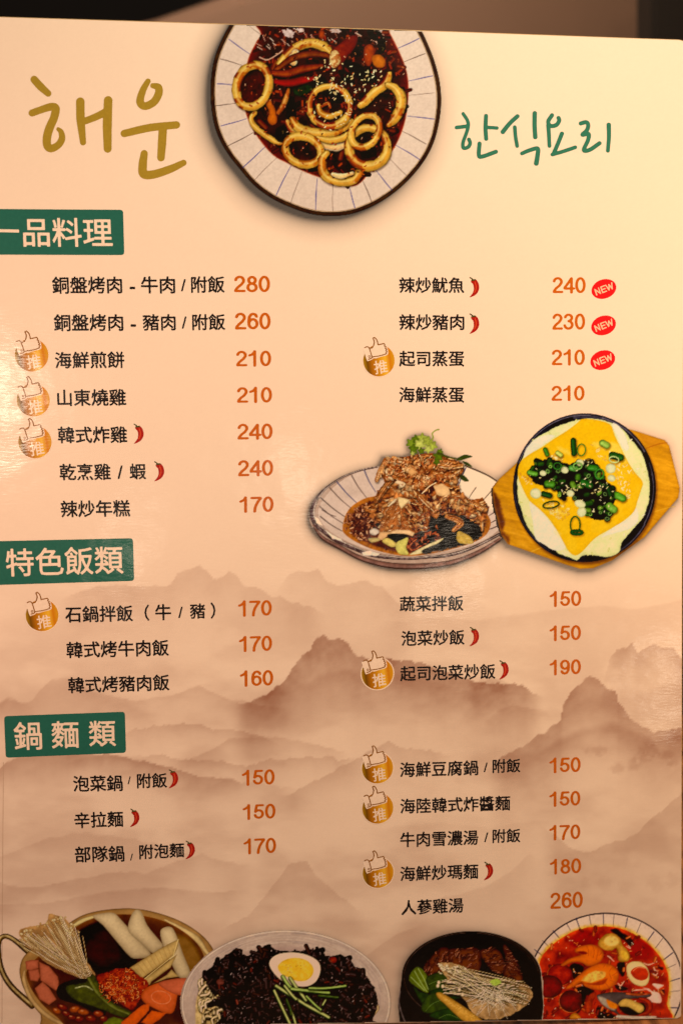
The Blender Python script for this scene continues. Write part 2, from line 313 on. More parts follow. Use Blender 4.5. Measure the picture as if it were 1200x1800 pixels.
def page_ink(X, Y):
    """ink colour (linear) printed at photo place X, Y"""
    tt = np.ones(X.shape)
    for k, (pts, tone, fade, sf) in enumerate(RIDGES):
        p = np.array(pts, float); x0, x1 = p[0, 0], p[-1, 0]; y0 = p[:, 1].min() - 12; y1 = p[:, 1].max() + fade * 4
        sel = (X > x0 - 5) & (X < x1 + 5) & (Y > y0) & (Y < y1)
        if not sel.any(): continue
        x = X[sel]; y = Y[sel]; sharp = max(0.3, 1.5 / sf)
        yr = np.interp(x, p[:, 0], p[:, 1]) + ((fbm(x, x * 0, 17, 3, 31 + k) - .5) * 9 + (fbm(x, y * .6, 6, 2, 91 + k) - .5) * 2.5) * sharp
        d = y - yr
        b = sstep(-sf * .6, sf, d) * np.exp(-(np.clip(d, 0, None) / fade) ** 1.35) * (.60 + .75 * fbm(x, y, 40, 4, 7 + k)) * (.88 + .24 * fbm(x * .8 + y * .5, y, 9, 3, 3 + k))
        wn = sstep(x0 - (60 if x0 <= 0 else 0), x0 + (1 if x0 <= 0 else 45), x) * (1 - sstep(x1 - (1 if x1 >= 1195 else 45), x1 + (60 if x1 >= 1195 else 0), x))
        tt[sel] *= 1 - np.clip(tone * b * wn * (1.2 if y0 < 1290 else .9), 0, .8)
    for (cx, cy, a, b) in TREES:
        sel = (abs(X - cx) < a * 2.2) & (abs(Y - cy) < b * 2.2)
        if sel.any():
            x = X[sel]; y = Y[sel]; q = np.sqrt(((x - cx) / a) ** 2 + ((y - cy) / b) ** 2) + (fbm(x, y, 7, 3, 5) - .5) * 1.5
            tt[sel] *= 1 - (.20 if cy < 1400 else .09) * (1 - sstep(.3, 1.5, q))
    cl = sstep(950, 1250, Y); tt = tt * (1 - cl * .20 * sstep(.35, .72, fbm(X + 40, Y * 2.2, 130, 4, 77)))
    ink = np.stack([1 - (1 - tt) * 0.80, 1 - (1 - tt) * 1.0, 1 - (1 - tt) * 1.06], -1)
    col = PAPER * ink
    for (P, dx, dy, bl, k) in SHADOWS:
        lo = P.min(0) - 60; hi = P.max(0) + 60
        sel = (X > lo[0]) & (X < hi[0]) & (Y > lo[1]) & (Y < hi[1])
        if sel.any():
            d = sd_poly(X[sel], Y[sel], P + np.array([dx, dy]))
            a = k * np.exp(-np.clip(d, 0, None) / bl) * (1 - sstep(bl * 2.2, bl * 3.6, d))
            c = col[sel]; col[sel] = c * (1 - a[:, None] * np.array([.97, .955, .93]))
    g = 1 + (fbm(X, Y, 2.5, 1, 12) - .5) * .025
    return np.clip(col * g[..., None], 0.004, .95)

XL = -60.0
def xr(y): return np.interp(y, [60, 300, 600, 1000, 1800], [1223, 1206, 1199.5, 1197.3, 1196])
def yt(x): return np.interp(x, [-60, 0, 400, 800, 1100, 1223], [28.2, 30.3, 43, 56.5, 67.3, 71.5])
def yb(x): return np.interp(x, [-60, 800, 1000, 1196], [1809, 1796, 1792.6, 1790])
def page_grid():
    nx = 420; by = np.r_[np.linspace(0, .02, 14)[:-1], np.linspace(.02, .985, 570)[:-1], np.linspace(.985, 1, 10)]
    ax = np.linspace(0, 1, nx); X = np.zeros((len(by), nx)); Y = np.zeros_like(X)
    for j, b in enumerate(by):
        yy = 71 + b * (1790 - 71); r = 30.0; xe = xr(yy); dy = yy - 71; dyb = 1790 - yy
        if dy < r: xe -= r - math.sqrt(r * r - (r - dy) ** 2)
        if dyb < 7: xe -= 7 - math.sqrt(49 - (7 - dyb) ** 2)
        X[j] = XL + ax * (xe - XL); Y[j] = yt(X[j]) + b * (yb(X[j]) - yt(X[j]))
    return X, Y
def build_page():
    X, Y = page_grid(); ny, nx = X.shape
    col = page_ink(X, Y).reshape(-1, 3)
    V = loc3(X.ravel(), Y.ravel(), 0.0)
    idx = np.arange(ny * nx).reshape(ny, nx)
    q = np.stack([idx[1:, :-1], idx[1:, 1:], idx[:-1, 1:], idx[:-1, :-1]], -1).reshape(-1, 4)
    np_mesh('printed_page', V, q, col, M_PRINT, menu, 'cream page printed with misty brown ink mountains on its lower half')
    # the board behind the page: rounded rim, sides and back
    ring = np.r_[idx[0, :], idx[1:, -1], idx[-1, -2::-1], idx[-2:0:-1, 0]]
    rim = V[ring]; n = len(ring); cen = rim.mean(0)
    def off(k, z):
        d = rim - cen; d[:, 2] = 0; L = np.linalg.norm(d, axis=1, keepdims=True)
        return rim + d / L * k + np.array([0, 0, z])
    loops = [rim, off(.0004, -.0004), off(.0004, -.0018), off(-.0001, -.0022)]
    vv = np.vstack(loops); ff = []
    for a in range(3):
        for i in range(n):
            j = (i + 1) % n; ff.append((a * n + i, a * n + j, (a + 1) * n + j, (a + 1) * n + i))
    ff.append(tuple(3 * n + i for i in range(n)))
    me = mesh_obj('menu_board', vv, ff, M_EDGE, menu)
menu_low = float(np.min([world(*uv(x, yb(x)))[2] for x in (-60, 800, 1000, 1196)])) - .0003
0 and print('LOW', menu_low, [world(*uv(x, yb(x)))[2] for x in (-60, 800, 1000, 1196)], 'CAM', CAM, 'axis', AX[:, 2])
M_EDGE = laminate('clear_laminate_edge', (0.62, 0.46, 0.25), 0.3)
build_page()
# spine crease along the left margin
sd, xs, ys = shape_px(strokes=[(np.array([(6.5, 1340), (5.5, 1500), (4.5, 1640), (4, 1798)]), 1.1)], step=1.0)
V, Fc = contour_mesh(sd, xs, ys, lambda a, b: loc3(a, b, LAY))
mesh_obj('spine_crease', V, Fc, laminate('crease_line', (0.5, 0.42, 0.36)), menu, 'thin pale crease down the left margin')

# ------------------------------------------------------------------ writing
_tcache = {}
def text_mesh_2d(s):
    """outline of the string, thickened by TXT_OFFSET em, as a flat filled mesh in em units"""
    if (s, TXT_OFFSET[0]) in _tcache: v, f = _tcache[(s, TXT_OFFSET[0])]; return v.copy(), f
    c = bpy.data.curves.new('t', 'FONT'); c.body = s; c.size = 1; c.resolution_u = 2; c.fill_mode = 'BOTH'
    o = bpy.data.objects.new('t', c); me = o.to_mesh()
    co = np.array([tuple(p.co) for p in me.vertices])[:, :2]
    cnt = {}
    for p in me.polygons:
        for k in p.edge_keys: cnt[k] = cnt.get(k, 0) + 1
    E = np.array([k for k, n in cnt.items() if n == 1])
    o.to_mesh_clear(); bpy.data.objects.remove(o); bpy.data.curves.remove(c)
    st = 0.02; xs = np.arange(co[:, 0].min() - .06, co[:, 0].max() + .08, st); ys = np.arange(co[:, 1].min() - .06, co[:, 1].max() + .08, st)
    X, Y = np.meshgrid(xs, ys); d = np.full(X.shape, 1e9); ins = np.zeros(X.shape, bool)
    for a, b in E:
        x1, y1 = co[a]; x2, y2 = co[b]; ex, ey = x2 - x1, y2 - y1; L = ex * ex + ey * ey + 1e-12
        i0, i1 = np.searchsorted(xs, [min(x1, x2) - .12, max(x1, x2) + .12])
        x = X[:, i0:i1]; y = Y[:, i0:i1]
        t = np.clip(((x - x1) * ex + (y - y1) * ey) / L, 0, 1)
        d[:, i0:i1] = np.minimum(d[:, i0:i1], (x - x1 - t * ex) ** 2 + (y - y1 - t * ey) ** 2)
        if y1 != y2: ins ^= ((Y < y1) != (Y < y2)) & (X < (x2 - x1) * (Y - y1) / (y2 - y1) + x1)
    sd = np.sqrt(d); sd = np.where(ins, -sd, sd) - TXT_OFFSET[0]
    v, f = contour_mesh(sd, xs, ys, lambda a, b: np.c_[a, b, a * 0]); f = [g[::-1] for g in f]
    _tcache[(s, TXT_OFFSET[0])] = (v, f); return v.copy(), f
TXT_OFFSET = [0.0]
def shear(x): return float(np.interp(x, [0, 110, 450, 700], [.045, .040, .012, 0.0]))
def text_line(name, segs, mat, label=None, h=LAY, parent=None, hs=1.0):
    """segs: (string, x0, x1, y centre at x0, y centre at x1[, em, shift])"""
    VV = []; FF = []; em = 30
    for sg in segs:
        s, x0, x1, ya, yb_ = sg[:5]
        v, f = text_mesh_2d(s); lo, hi = v[:, 0].min(), v[:, 0].max()
        if len(sg) > 5: sc = sg[5]; sx = sc
        else: sc = (x1 - x0) / (hi - lo); sx = sc; em = sc
        cx = (x0 + x1) / 2; t = (v[:, 0] - (lo + hi) / 2) * sx
        yc = ya + (yb_ - ya) * ((cx + t) - x0) / (x1 - x0)
        up = (v[:, 1] - .375) * sc * hs
        px = cx + t - up * shear(cx); py = yc - up
        VV.append(loc3(px, py, h)); o = sum(len(a) for a in VV[:-1]); FF += [tuple(i + o for i in g) for g in f]
    return mesh_obj(name, np.vstack(VV), FF, mat, parent or menu, label)
SL = '/'
LINES = [
 [('銅盤烤肉', 92, 215, 501.5, 501), ('-', 227, 239, 501, 501, 34), ('牛肉', 248, 308, 501, 501), (SL, 318, 327, 500.5, 500.5, 29), ('附飯', 336, 395, 500.5, 500)],
 [('銅盤烤肉', 95, 217, 567.5, 567), ('-', 229, 240, 567, 567, 34), ('豬肉', 251, 309, 567, 566.5), (SL, 320, 328, 566, 566, 29), ('附飯', 338, 396, 566.5, 566)],
 [('海鮮煎餅', 97, 219, 633.5, 632.5)], [('山東燒雞', 101, 222, 699.5, 698.5)], [('韓式炸雞', 102, 224, 765, 764)],
 [('乾烹雞', 105, 195, 830, 829.5), (SL, 205, 218, 829, 829, 32), ('蝦', 228, 257, 829, 828.5)],
 [('辣炒年糕', 107, 229, 895, 893.5)],
 [('石鍋拌飯', 115, 234, 1080.5, 1078), ('（', 254, 263, 1077.5, 1077, 29), ('牛', 273, 301, 1076.5, 1076), (SL, 313, 322, 1075.5, 1075.5, 27), ('豬', 334, 361, 1074.5, 1074), ('）', 369, 380, 1073.5, 1073, 29)],
 [('韓式烤牛肉飯', 117, 297, 1143, 1138.5)], [('韓式烤豬肉飯', 120, 298, 1205, 1199.5)],
 [('泡菜鍋', 129, 216, 1378, 1376.5), (SL, 224, 231, 1371, 1371, 19), ('附飯', 241, 294, 1373, 1371.5)],
 [('辛拉麵', 131, 217, 1442.5, 1439.5)],
 [('部隊鍋', 132, 219, 1502.5, 1500.5), (SL, 228, 235, 1506, 1506, 17), ('附泡麵', 245, 324, 1498, 1494)],
 [('辣炒魷魚', 701, 815.5, 501.5, 501.5)], [('辣炒豬肉', 701, 815.5, 566.5, 566.5)], [('起司蒸蛋', 701, 815.5, 630.5, 630.5)], [('海鮮蒸蛋', 701, 815.5, 694, 694)],
 [('蔬菜拌飯', 702, 814, 1062, 1060)], [('泡菜炒飯', 705, 816, 1122.5, 1120)], [('起司泡菜炒飯', 703, 870, 1184.5, 1180)],
 [('海鮮豆腐鍋', 702.5, 840, 1353.5, 1349.5), (SL, 849, 857, 1348, 1348, 23), ('附飯', 865, 914, 1347, 1345.5)],
 [('海陸韓式炸醬麵', 703, 896, 1417.5, 1411.5)],
 [('牛肉雪濃湯', 703, 840, 1476.5, 1472), (SL, 850, 858, 1471, 1471, 23), ('附飯', 865, 914, 1470, 1468.5)],
 [('海鮮炒瑪麵', 703, 840, 1536.5, 1531.5)], [('人蔘雞湯', 705, 814, 1596, 1591)],
]
TXT_OFFSET[0] = 0.019
for L in LINES:
    text_line('dish_name', L, M_INK, 'black printed dish name ' + ' '.join(s[0] for s in L))

# section banners: teal rounded tabs with paper-coloured lettering
def rounded_quad(P, r):
    P = np.array(P, float); out = []
    for i in range(4):
        a, b, c = P[i - 1], P[i], P[(i + 1) % 4]
        d1 = (a - b) / np.linalg.norm(a - b); d2 = (c - b) / np.linalg.norm(c - b)
        for t in np.linspace(0, 1, 6):
            p = b + d1 * r * (1 - t) ** 2 + d2 * r * t ** 2; out.append(p)
    return np.array(out)
TXT_OFFSET[0] = 0.012
for quad, segs, lab in (
    ([(-58, 367), (216.8, 368.8), (218.8, 448.4), (-58, 447.5)], [('一', -13, 34, 406, 407), ('品料理', 41, 198, 408.5, 409)], 'upper teal tab lettered 一品料理'),
    ([(-58, 952.5), (234, 946), (236.2, 1021), (-58, 1030)], [('特色飯類', 11, 217, 989.5, 984)], 'middle teal tab lettered 特色飯類'),
    ([(7.8, 1258.8), (219.8, 1251), (222, 1323.2), (10.6, 1332)], [('鍋', 25, 74, 1294.5, 1293), ('麵', 91, 139, 1292, 1291), ('類', 156.5, 204, 1290, 1288.5)], 'lower teal tab lettered 鍋 麵 類')):
    P = rounded_quad(quad, 6)
    o = mesh_obj('section_banner', loc3(P[:, 0], P[:, 1], LAY), [tuple(range(len(P)))[::-1]], M_TEAL, menu, lab)
    text_line('lettering', segs, M_PAPER, None, LAY * 2, o)

# prices: digits drawn as round strokes
def arc(cx, cy, rx, ry, a0, a1, n=14): return [tuple(p) for p in ring_pts(cx, cy, rx, ry, 0, a0, a1, n)]
DIG = {   # box 0.56 wide, 1 high, y down
 '0': [arc(.28, .5, .20, .43, 0, 360, 30)],
 '1': [[(.09, .30), (.20, .24), (.29, .15), (.335, .04)], [(.335, .05), (.335, .96)]],
 '2': [arc(.275, .29, .19, .22, 188, 360 + 25, 14) + [(.36, .53), (.20, .69), (.10, .84), (.08, .925)], [(.08, .93), (.49, .93)]],
 '3': [arc(.27, .265, .175, .195, 190, 360 + 80, 14), arc(.265, .70, .20, .23, -85, 170, 16)],
 '4': [[(.40, .96), (.40, .08), (.055, .66), (.055, .715), (.52, .715)]],
 '5': [[(.47, .08), (.16, .08), (.10, .50)], [(.10, .50), (.17, .43)] + arc(.27, .655, .20, .25, -100, 165, 16)],
 '6': [arc(.29, .66, .195, .265, 0, 360, 24), [(.095, .66), (.09, .50), (.12, .25), (.20, .11), (.30, .07), (.41, .11), (.46, .23)]],
 '7': [[(.06, .08), (.49, .08), (.49, .13), (.38, .30), (.28, .52), (.22, .74), (.20, .96)]],
 '8': [arc(.28, .275, .16, .195, 0, 360, 22), arc(.28, .71, .20, .225, 0, 360, 24)],
 '9': [arc(.27, .34, .195, .265, 0, 360, 24), [(.465, .34), (.47, .50), (.44, .75), (.36, .89), (.26, .93), (.15, .89), (.10, .77)]],
}
def price_shape(s):
    st = []
    for k, ch in enumerate(s):
        for p in DIG[ch]:
            st.append((np.array(p) * 28 + np.array([k * .585 * 28 , 0]), 4.1))
    return st
PRICES = [('280', 412, 474, 485, 513), ('260', 413.5, 475, 550, 578.5), ('210', 415.5, 476, 616, 644), ('210', 417, 477.5, 680, 708), ('240', 418, 478.5, 745, 772.5), ('240', 419, 479.5, 809, 837), ('170', 421, 480.5, 872.5, 900.5),
 ('170', 419, 477.5, 1055, 1083), ('170', 420.5, 478, 1117.5, 1145), ('160', 422, 480, 1178, 1206), ('150', 425.5, 482.5, 1352.5, 1380), ('150', 427, 484, 1413, 1440), ('170', 428.5, 485, 1473, 1500.5),
 ('240', 971, 1028, 487.5, 515.5), ('230', 970.5, 1027, 551.5, 579), ('210', 969.5, 1026.5, 614, 642), ('210', 969, 1026, 677.5, 704.5), ('150', 965.5, 1020.5, 1038.5, 1066), ('150', 965.5, 1020, 1099, 1126), ('190', 965.5, 1020, 1159, 1186),
 ('150', 965, 1019.5, 1331, 1358), ('150', 965, 1019, 1390.5, 1417), ('170', 965, 1019, 1449.5, 1476), ('180', 966, 1020.5, 1509, 1536), ('260', 967, 1023, 1568.5, 1596)]
rows_slope = lambda y: float(np.interp(y, [50, 500, 694, 1070, 1487], [.033, 0, -.008, -.033, -.044]))
for (s, x0, x1, ya, yb_) in PRICES:
    st = price_shape(s); sd, xs, ys = shape_px(strokes=st, step=.8)
    lo = 99; hi = -99
    ins = np.argwhere(sd < 0); lo, hi = xs[ins[:, 1].min()], xs[ins[:, 1].max()]; tlo, thi = ys[ins[:, 0].min()], ys[ins[:, 0].max()]
    k = rows_slope(ya); cx = (x0 + x1) / 2
    def tm(a, b):
        x = x0 + (a - lo) / (hi - lo) * (x1 - x0); y = ya + (b - tlo) / (thi - tlo) * (yb_ - ya) + (x - cx) * k
        x = x + (y - (ya + yb_) / 2) * shear(cx) * .5
        return loc3(x, y, LAY)
    V, Fc = contour_mesh(sd, xs, ys, tm)
    mesh_obj('price', V, Fc, M_ORANGE, menu, 'orange printed price ' + s)

# handwritten titles
def title(strokes, off, k, mat, lab, w0):
    st = []
    for pts, w in strokes:
        P = smooth(np.array([(off[0] + a / k, off[1] + b / k) for a, b in pts]), False, 5)
        ww = np.interp(np.linspace(0, 1, len(P)), np.linspace(0, 1, len(w)), np.array(w) / k) * w0
        st.append((P, ww))
    allp = np.vstack([p for p, w in st]); lo = allp.min(0) - 12; hi = allp.max(0) + 12
    xs = np.arange(lo[0], hi[0], 1.1); ys = np.arange(lo[1], hi[1], 1.1); X, Y = np.meshgrid(xs, ys); sd = np.full(X.shape, 1e9)
    for p, w in st: sd = np.minimum(sd, sd_line(X, Y, p, w)[0])
    V, Fc = contour_mesh(sd, xs, ys, lambda a, b: loc3(a, b, LAY))
    mesh_obj('handwritten_title', V, Fc, mat, menu, lab)
title([([(202, 66), (240, 108), (284, 148)], [44, 46, 38]),
       ([(190, 262), (240, 244), (300, 226), (328, 236), (318, 290), (294, 345), (278, 400), (278, 450), (300, 470), (340, 452), (364, 415), (360, 375), (342, 356)], [42, 42, 46, 48, 48, 50, 50, 48, 46, 42, 40, 32, 22]),
       ([(472, 196), (474, 300), (488, 434)], [50, 50, 36]), ([(492, 312), (560, 286), (620, 256)], [40, 42, 44]), ([(635, 188), (630, 330), (632, 472)], [50, 54, 46]),
       ([(868, 76), (838, 130), (822, 196), (850, 222), (902, 198), (930, 150), (928, 112), (896, 102)], [32, 40, 46, 46, 46, 46, 44, 30]),
       ([(730, 382), (880, 348), (1034, 332)], [44, 46, 44]), ([(955, 350), (950, 440), (944, 524)], [48, 50, 44]),
       ([(846, 500), (838, 560), (842, 618), (900, 622), (1000, 590), (1076, 554)], [42, 50, 52, 50, 46, 36])],
      (0, 120), 3.3333, M_OLIVE, 'large olive-gold handwritten Korean title 해운', 1.0)
title([([(178, 133), (203, 172), (208, 205), (196, 250), (178, 300), (180, 334), (208, 328), (219, 305), (212, 284)], [20, 22]), ([(140, 214), (204, 206)], [22]),
       ([(312, 146), (309, 220), (313, 280)], [24]), ([(316, 213), (376, 217)], [20]), ([(274, 308), (270, 375), (290, 384), (370, 356)], [24]),
       ([(496, 148), (452, 188), (410, 240)], [24, 26]), ([(480, 212), (485, 270), (494, 322)], [22]), ([(597, 130), (596, 200), (600, 270)], [26]), ([(522, 366), (570, 346), (614, 338), (613, 380), (606, 424)], [22, 28]),
       ([(698, 142), (676, 178), (688, 204), (722, 200), (740, 174), (736, 158)], [24]), ([(676, 200), (680, 260), (683, 322)], [24, 22]), ([(756, 250), (732, 310), (706, 370)], [24]), ([(700, 372), (760, 355), (834, 330)], [22]),
       ([(866, 190), (898, 183), (910, 200), (902, 230), (876, 256), (912, 252), (908, 290), (884, 346), (920, 344), (976, 306)], [24]), ([(1030, 198), (1031, 270), (1025, 350)], [26, 22])],
      (760, 160), 3.3333, M_TEAL2, 'smaller teal handwritten Korean title 한식요리', 1.02)

# small repeated marks share their meshes: drawn round their own centre, then placed
def place(o, x, y, k=1.0, h=0.0, rotd=0.0):
    p = loc3(np.array(x), np.array(y), h); q = loc3(np.array([x - 10., x + 10.]), np.array([y, y]), h)
    sc = (q[1, 0] - q[0, 0]) / 20.0
    o.location = p; o.scale = (sc * k, sc * k, 1); o.rotation_euler = (0, 0, math.atan2(q[1, 1] - q[0, 1], q[1, 0] - q[0, 0]) * .6 + math.radians(rotd))
def local(h): return lambda a, b: np.c_[a, -b, np.full(len(a), h)]
def small_mesh(name, strokes=(), polys=(), mat=None, h=LAY, step=.7, holes=()):
    sd, xs, ys = shape_px(strokes, polys, step, holes=holes); V, Fc = contour_mesh(sd, xs, ys, local(h))
    me = bpy.data.meshes.new(name); me.from_pydata([tuple(v) for v in V], [], Fc); me.materials.append(mat); return me
def copy_tree(src, parent):
    c = src.copy(); COL.objects.link(c); c.parent = parent
    for ch in src.children:
        g = ch.copy(); COL.objects.link(g); g.parent = c
    return c
# chilli pepper mark: 16 wide, 34 high
chp = np.array([1.16, 1.0]) * smooth([(-4.6, -12.2), (1, -14.2), (5.2, -10), (7.4, -3), (7.2, 4), (3.6, 11.5), (-2.5, 16), (-7.4, 17.4), (-4, 12.5), (-1.4, 7), (-.8, 1), (-1.8, -5), (-4.8, -9)], True, 5)
chilli = link('chilli_mark', small_mesh('chilli_mark', polys=[chp], mat=M_CHILI), menu, 'small red chilli pepper mark beside a dish name')
link('stem', small_mesh('stem', strokes=[(np.array([(-7.6, -17), (-4.5, -15.2), (-1.5, -12.6)]), 2.0), (np.array([(-4, -12.2), (1.5, -13.2)]), 2.6)], mat=M_STEM, h=LAY * 2), chilli)
link('highlight', small_mesh('highlight', strokes=[(smooth([(1.2, -9), (3.2, -2), (2.6, 4), (.4, 9)], False, 4), 1.8)], mat=M_CHILIHI, h=LAY * 2), chilli)
for k, (x, y, sc) in enumerate([(244, 762.5, 1), (280, 828.5, 1), (833, 505, .98), (833, 569, .98), (833, 1119, .95), (885, 1177.5, .94), (858, 1531, .92), (305, 1369, .96), (237, 1437.5, .94), (334.5, 1494, .94)]):
    o = chilli if k == 0 else copy_tree(chilli, menu)
    place(o, x, y, sc)
# NEW badge
ell = ring_pts(0, 0, 22.6, 16.6, -17, n=40)[:-1]
newb = link('new_badge', small_mesh('new_badge', polys=[ell], mat=M_RED), menu, 'red oval mark lettered NEW beside a price')
NEWS = [([(-15.5, 5), (-15.5, -5), (-8.5, 5), (-8.5, -5)]), ([(3, -5), (-4.2, -5), (-4.2, 5), (3, 5)]), ([(-4.2, 0), (2.2, 0)]), ([(5.2, -5), (8, 5), (11, -4), (14, 5), (16.8, -5)])]
def rotp(P, d): a = math.radians(d); P = np.array(P, float); return np.c_[P[:, 0] * math.cos(a) - P[:, 1] * math.sin(a), P[:, 0] * math.sin(a) + P[:, 1] * math.cos(a)]
link('lettering', small_mesh('lettering', strokes=[(rotp(p, -21), 2.1) for p in NEWS], mat=M_PINK, h=LAY * 2, step=.5), newb)
for k, (x, y) in enumerate([(1060.5, 508), (1060, 572), (1058.5, 633)]):
    o = newb if k == 0 else copy_tree(newb, menu); place(o, x, y, .98)
# recommended badge: gold disc, hand with thumb up, lettering
TL = lambda *p: np.array([(a / 10 - 56.2, b / 10 - 54.0) for a, b in p])
disc = ring_pts(0, 0, 30.2, 30.2, 0, n=60)[:-1]
badge = link('recommended_badge', small_mesh('recommended_badge', polys=[disc], mat=M_GOLD, step=1.2), menu, 'round gold badge with a thumbs-up hand lettered 推')
hand_poly = TL((262, 330), (295, 296), (340, 278), (380, 292), (410, 306), (438, 296), (462, 245), (470, 195), (446, 135), (462, 108), (490, 108), (528, 145), (545, 195), (552, 240), (600, 226), (660, 216), (688, 245), (712, 290), (728, 330), (738, 380), (735, 425), (690, 450), (600, 470), (540, 490), (500, 502), (460, 498), (430, 525), (345, 555), (322, 500), (302, 430), (288, 395))
link('hand', small_mesh('hand', polys=[hand_poly], mat=M_PAPER, h=LAY * 2, step=1.0), badge)
hl = [(TL((298, 304), (322, 290), (350, 286), (378, 300), (392, 340), (414, 410), (432, 480), (420, 500), (366, 516)), 2.0),
      (TL((402, 312), (440, 302), (466, 255), (478, 200), (466, 155), (454, 126), (480, 113), (514, 145), (536, 192), (546, 250), (600, 238), (656, 226)), 2.0),
      (TL((656, 226), (676, 250), (662, 270), (694, 288), (680, 312), (710, 332), (690, 352), (716, 376), (694, 394), (702, 414), (640, 436), (560, 456), (495, 464), (440, 474)), 1.8),
      (ring_pts(-17.9, -7.4, 1.7, 1.7, n=12), 1.2)]
link('hand_outline', small_mesh('hand_outline', strokes=hl, mat=M_BROWN, h=LAY * 3, step=.6), badge)
TXT_OFFSET[0] = 0.012
v, f = text_mesh_2d('推'); v[:, 0] -= (v[:, 0].min() + v[:, 0].max()) / 2; v[:, 1] -= (v[:, 1].min() + v[:, 1].max()) / 2
vr = rotp(v[:, :2] * 26.5, 8)
me = bpy.data.meshes.new('lettering'); me.from_pydata([(a + 3.4, b - 12.0, LAY * 3) for a, b in vr], [], f); me.materials.append(M_PAPER)
link('lettering', me, badge)
ringm = small_mesh('pale_ring', strokes=[(ring_pts(0, 0, 30.5, 30.5, 0, n=60), 2.0)], mat=M_PAPER, h=LAY * 1.5, step=.9)
link('pale_ring', ringm, badge)
for k, (x, y, sc) in enumerate([(56.2, 624, 1), (59, 703.3, .99), (62, 777, .99), (74.5, 1081.5, .975), (665.7, 633.7, .935), (663, 1184, .94), (663.2, 1350, .925), (663.7, 1420.7, .92), (664.2, 1534, .915)]):
    o = badge if k == 0 else copy_tree(badge, menu); place(o, x, y, sc)

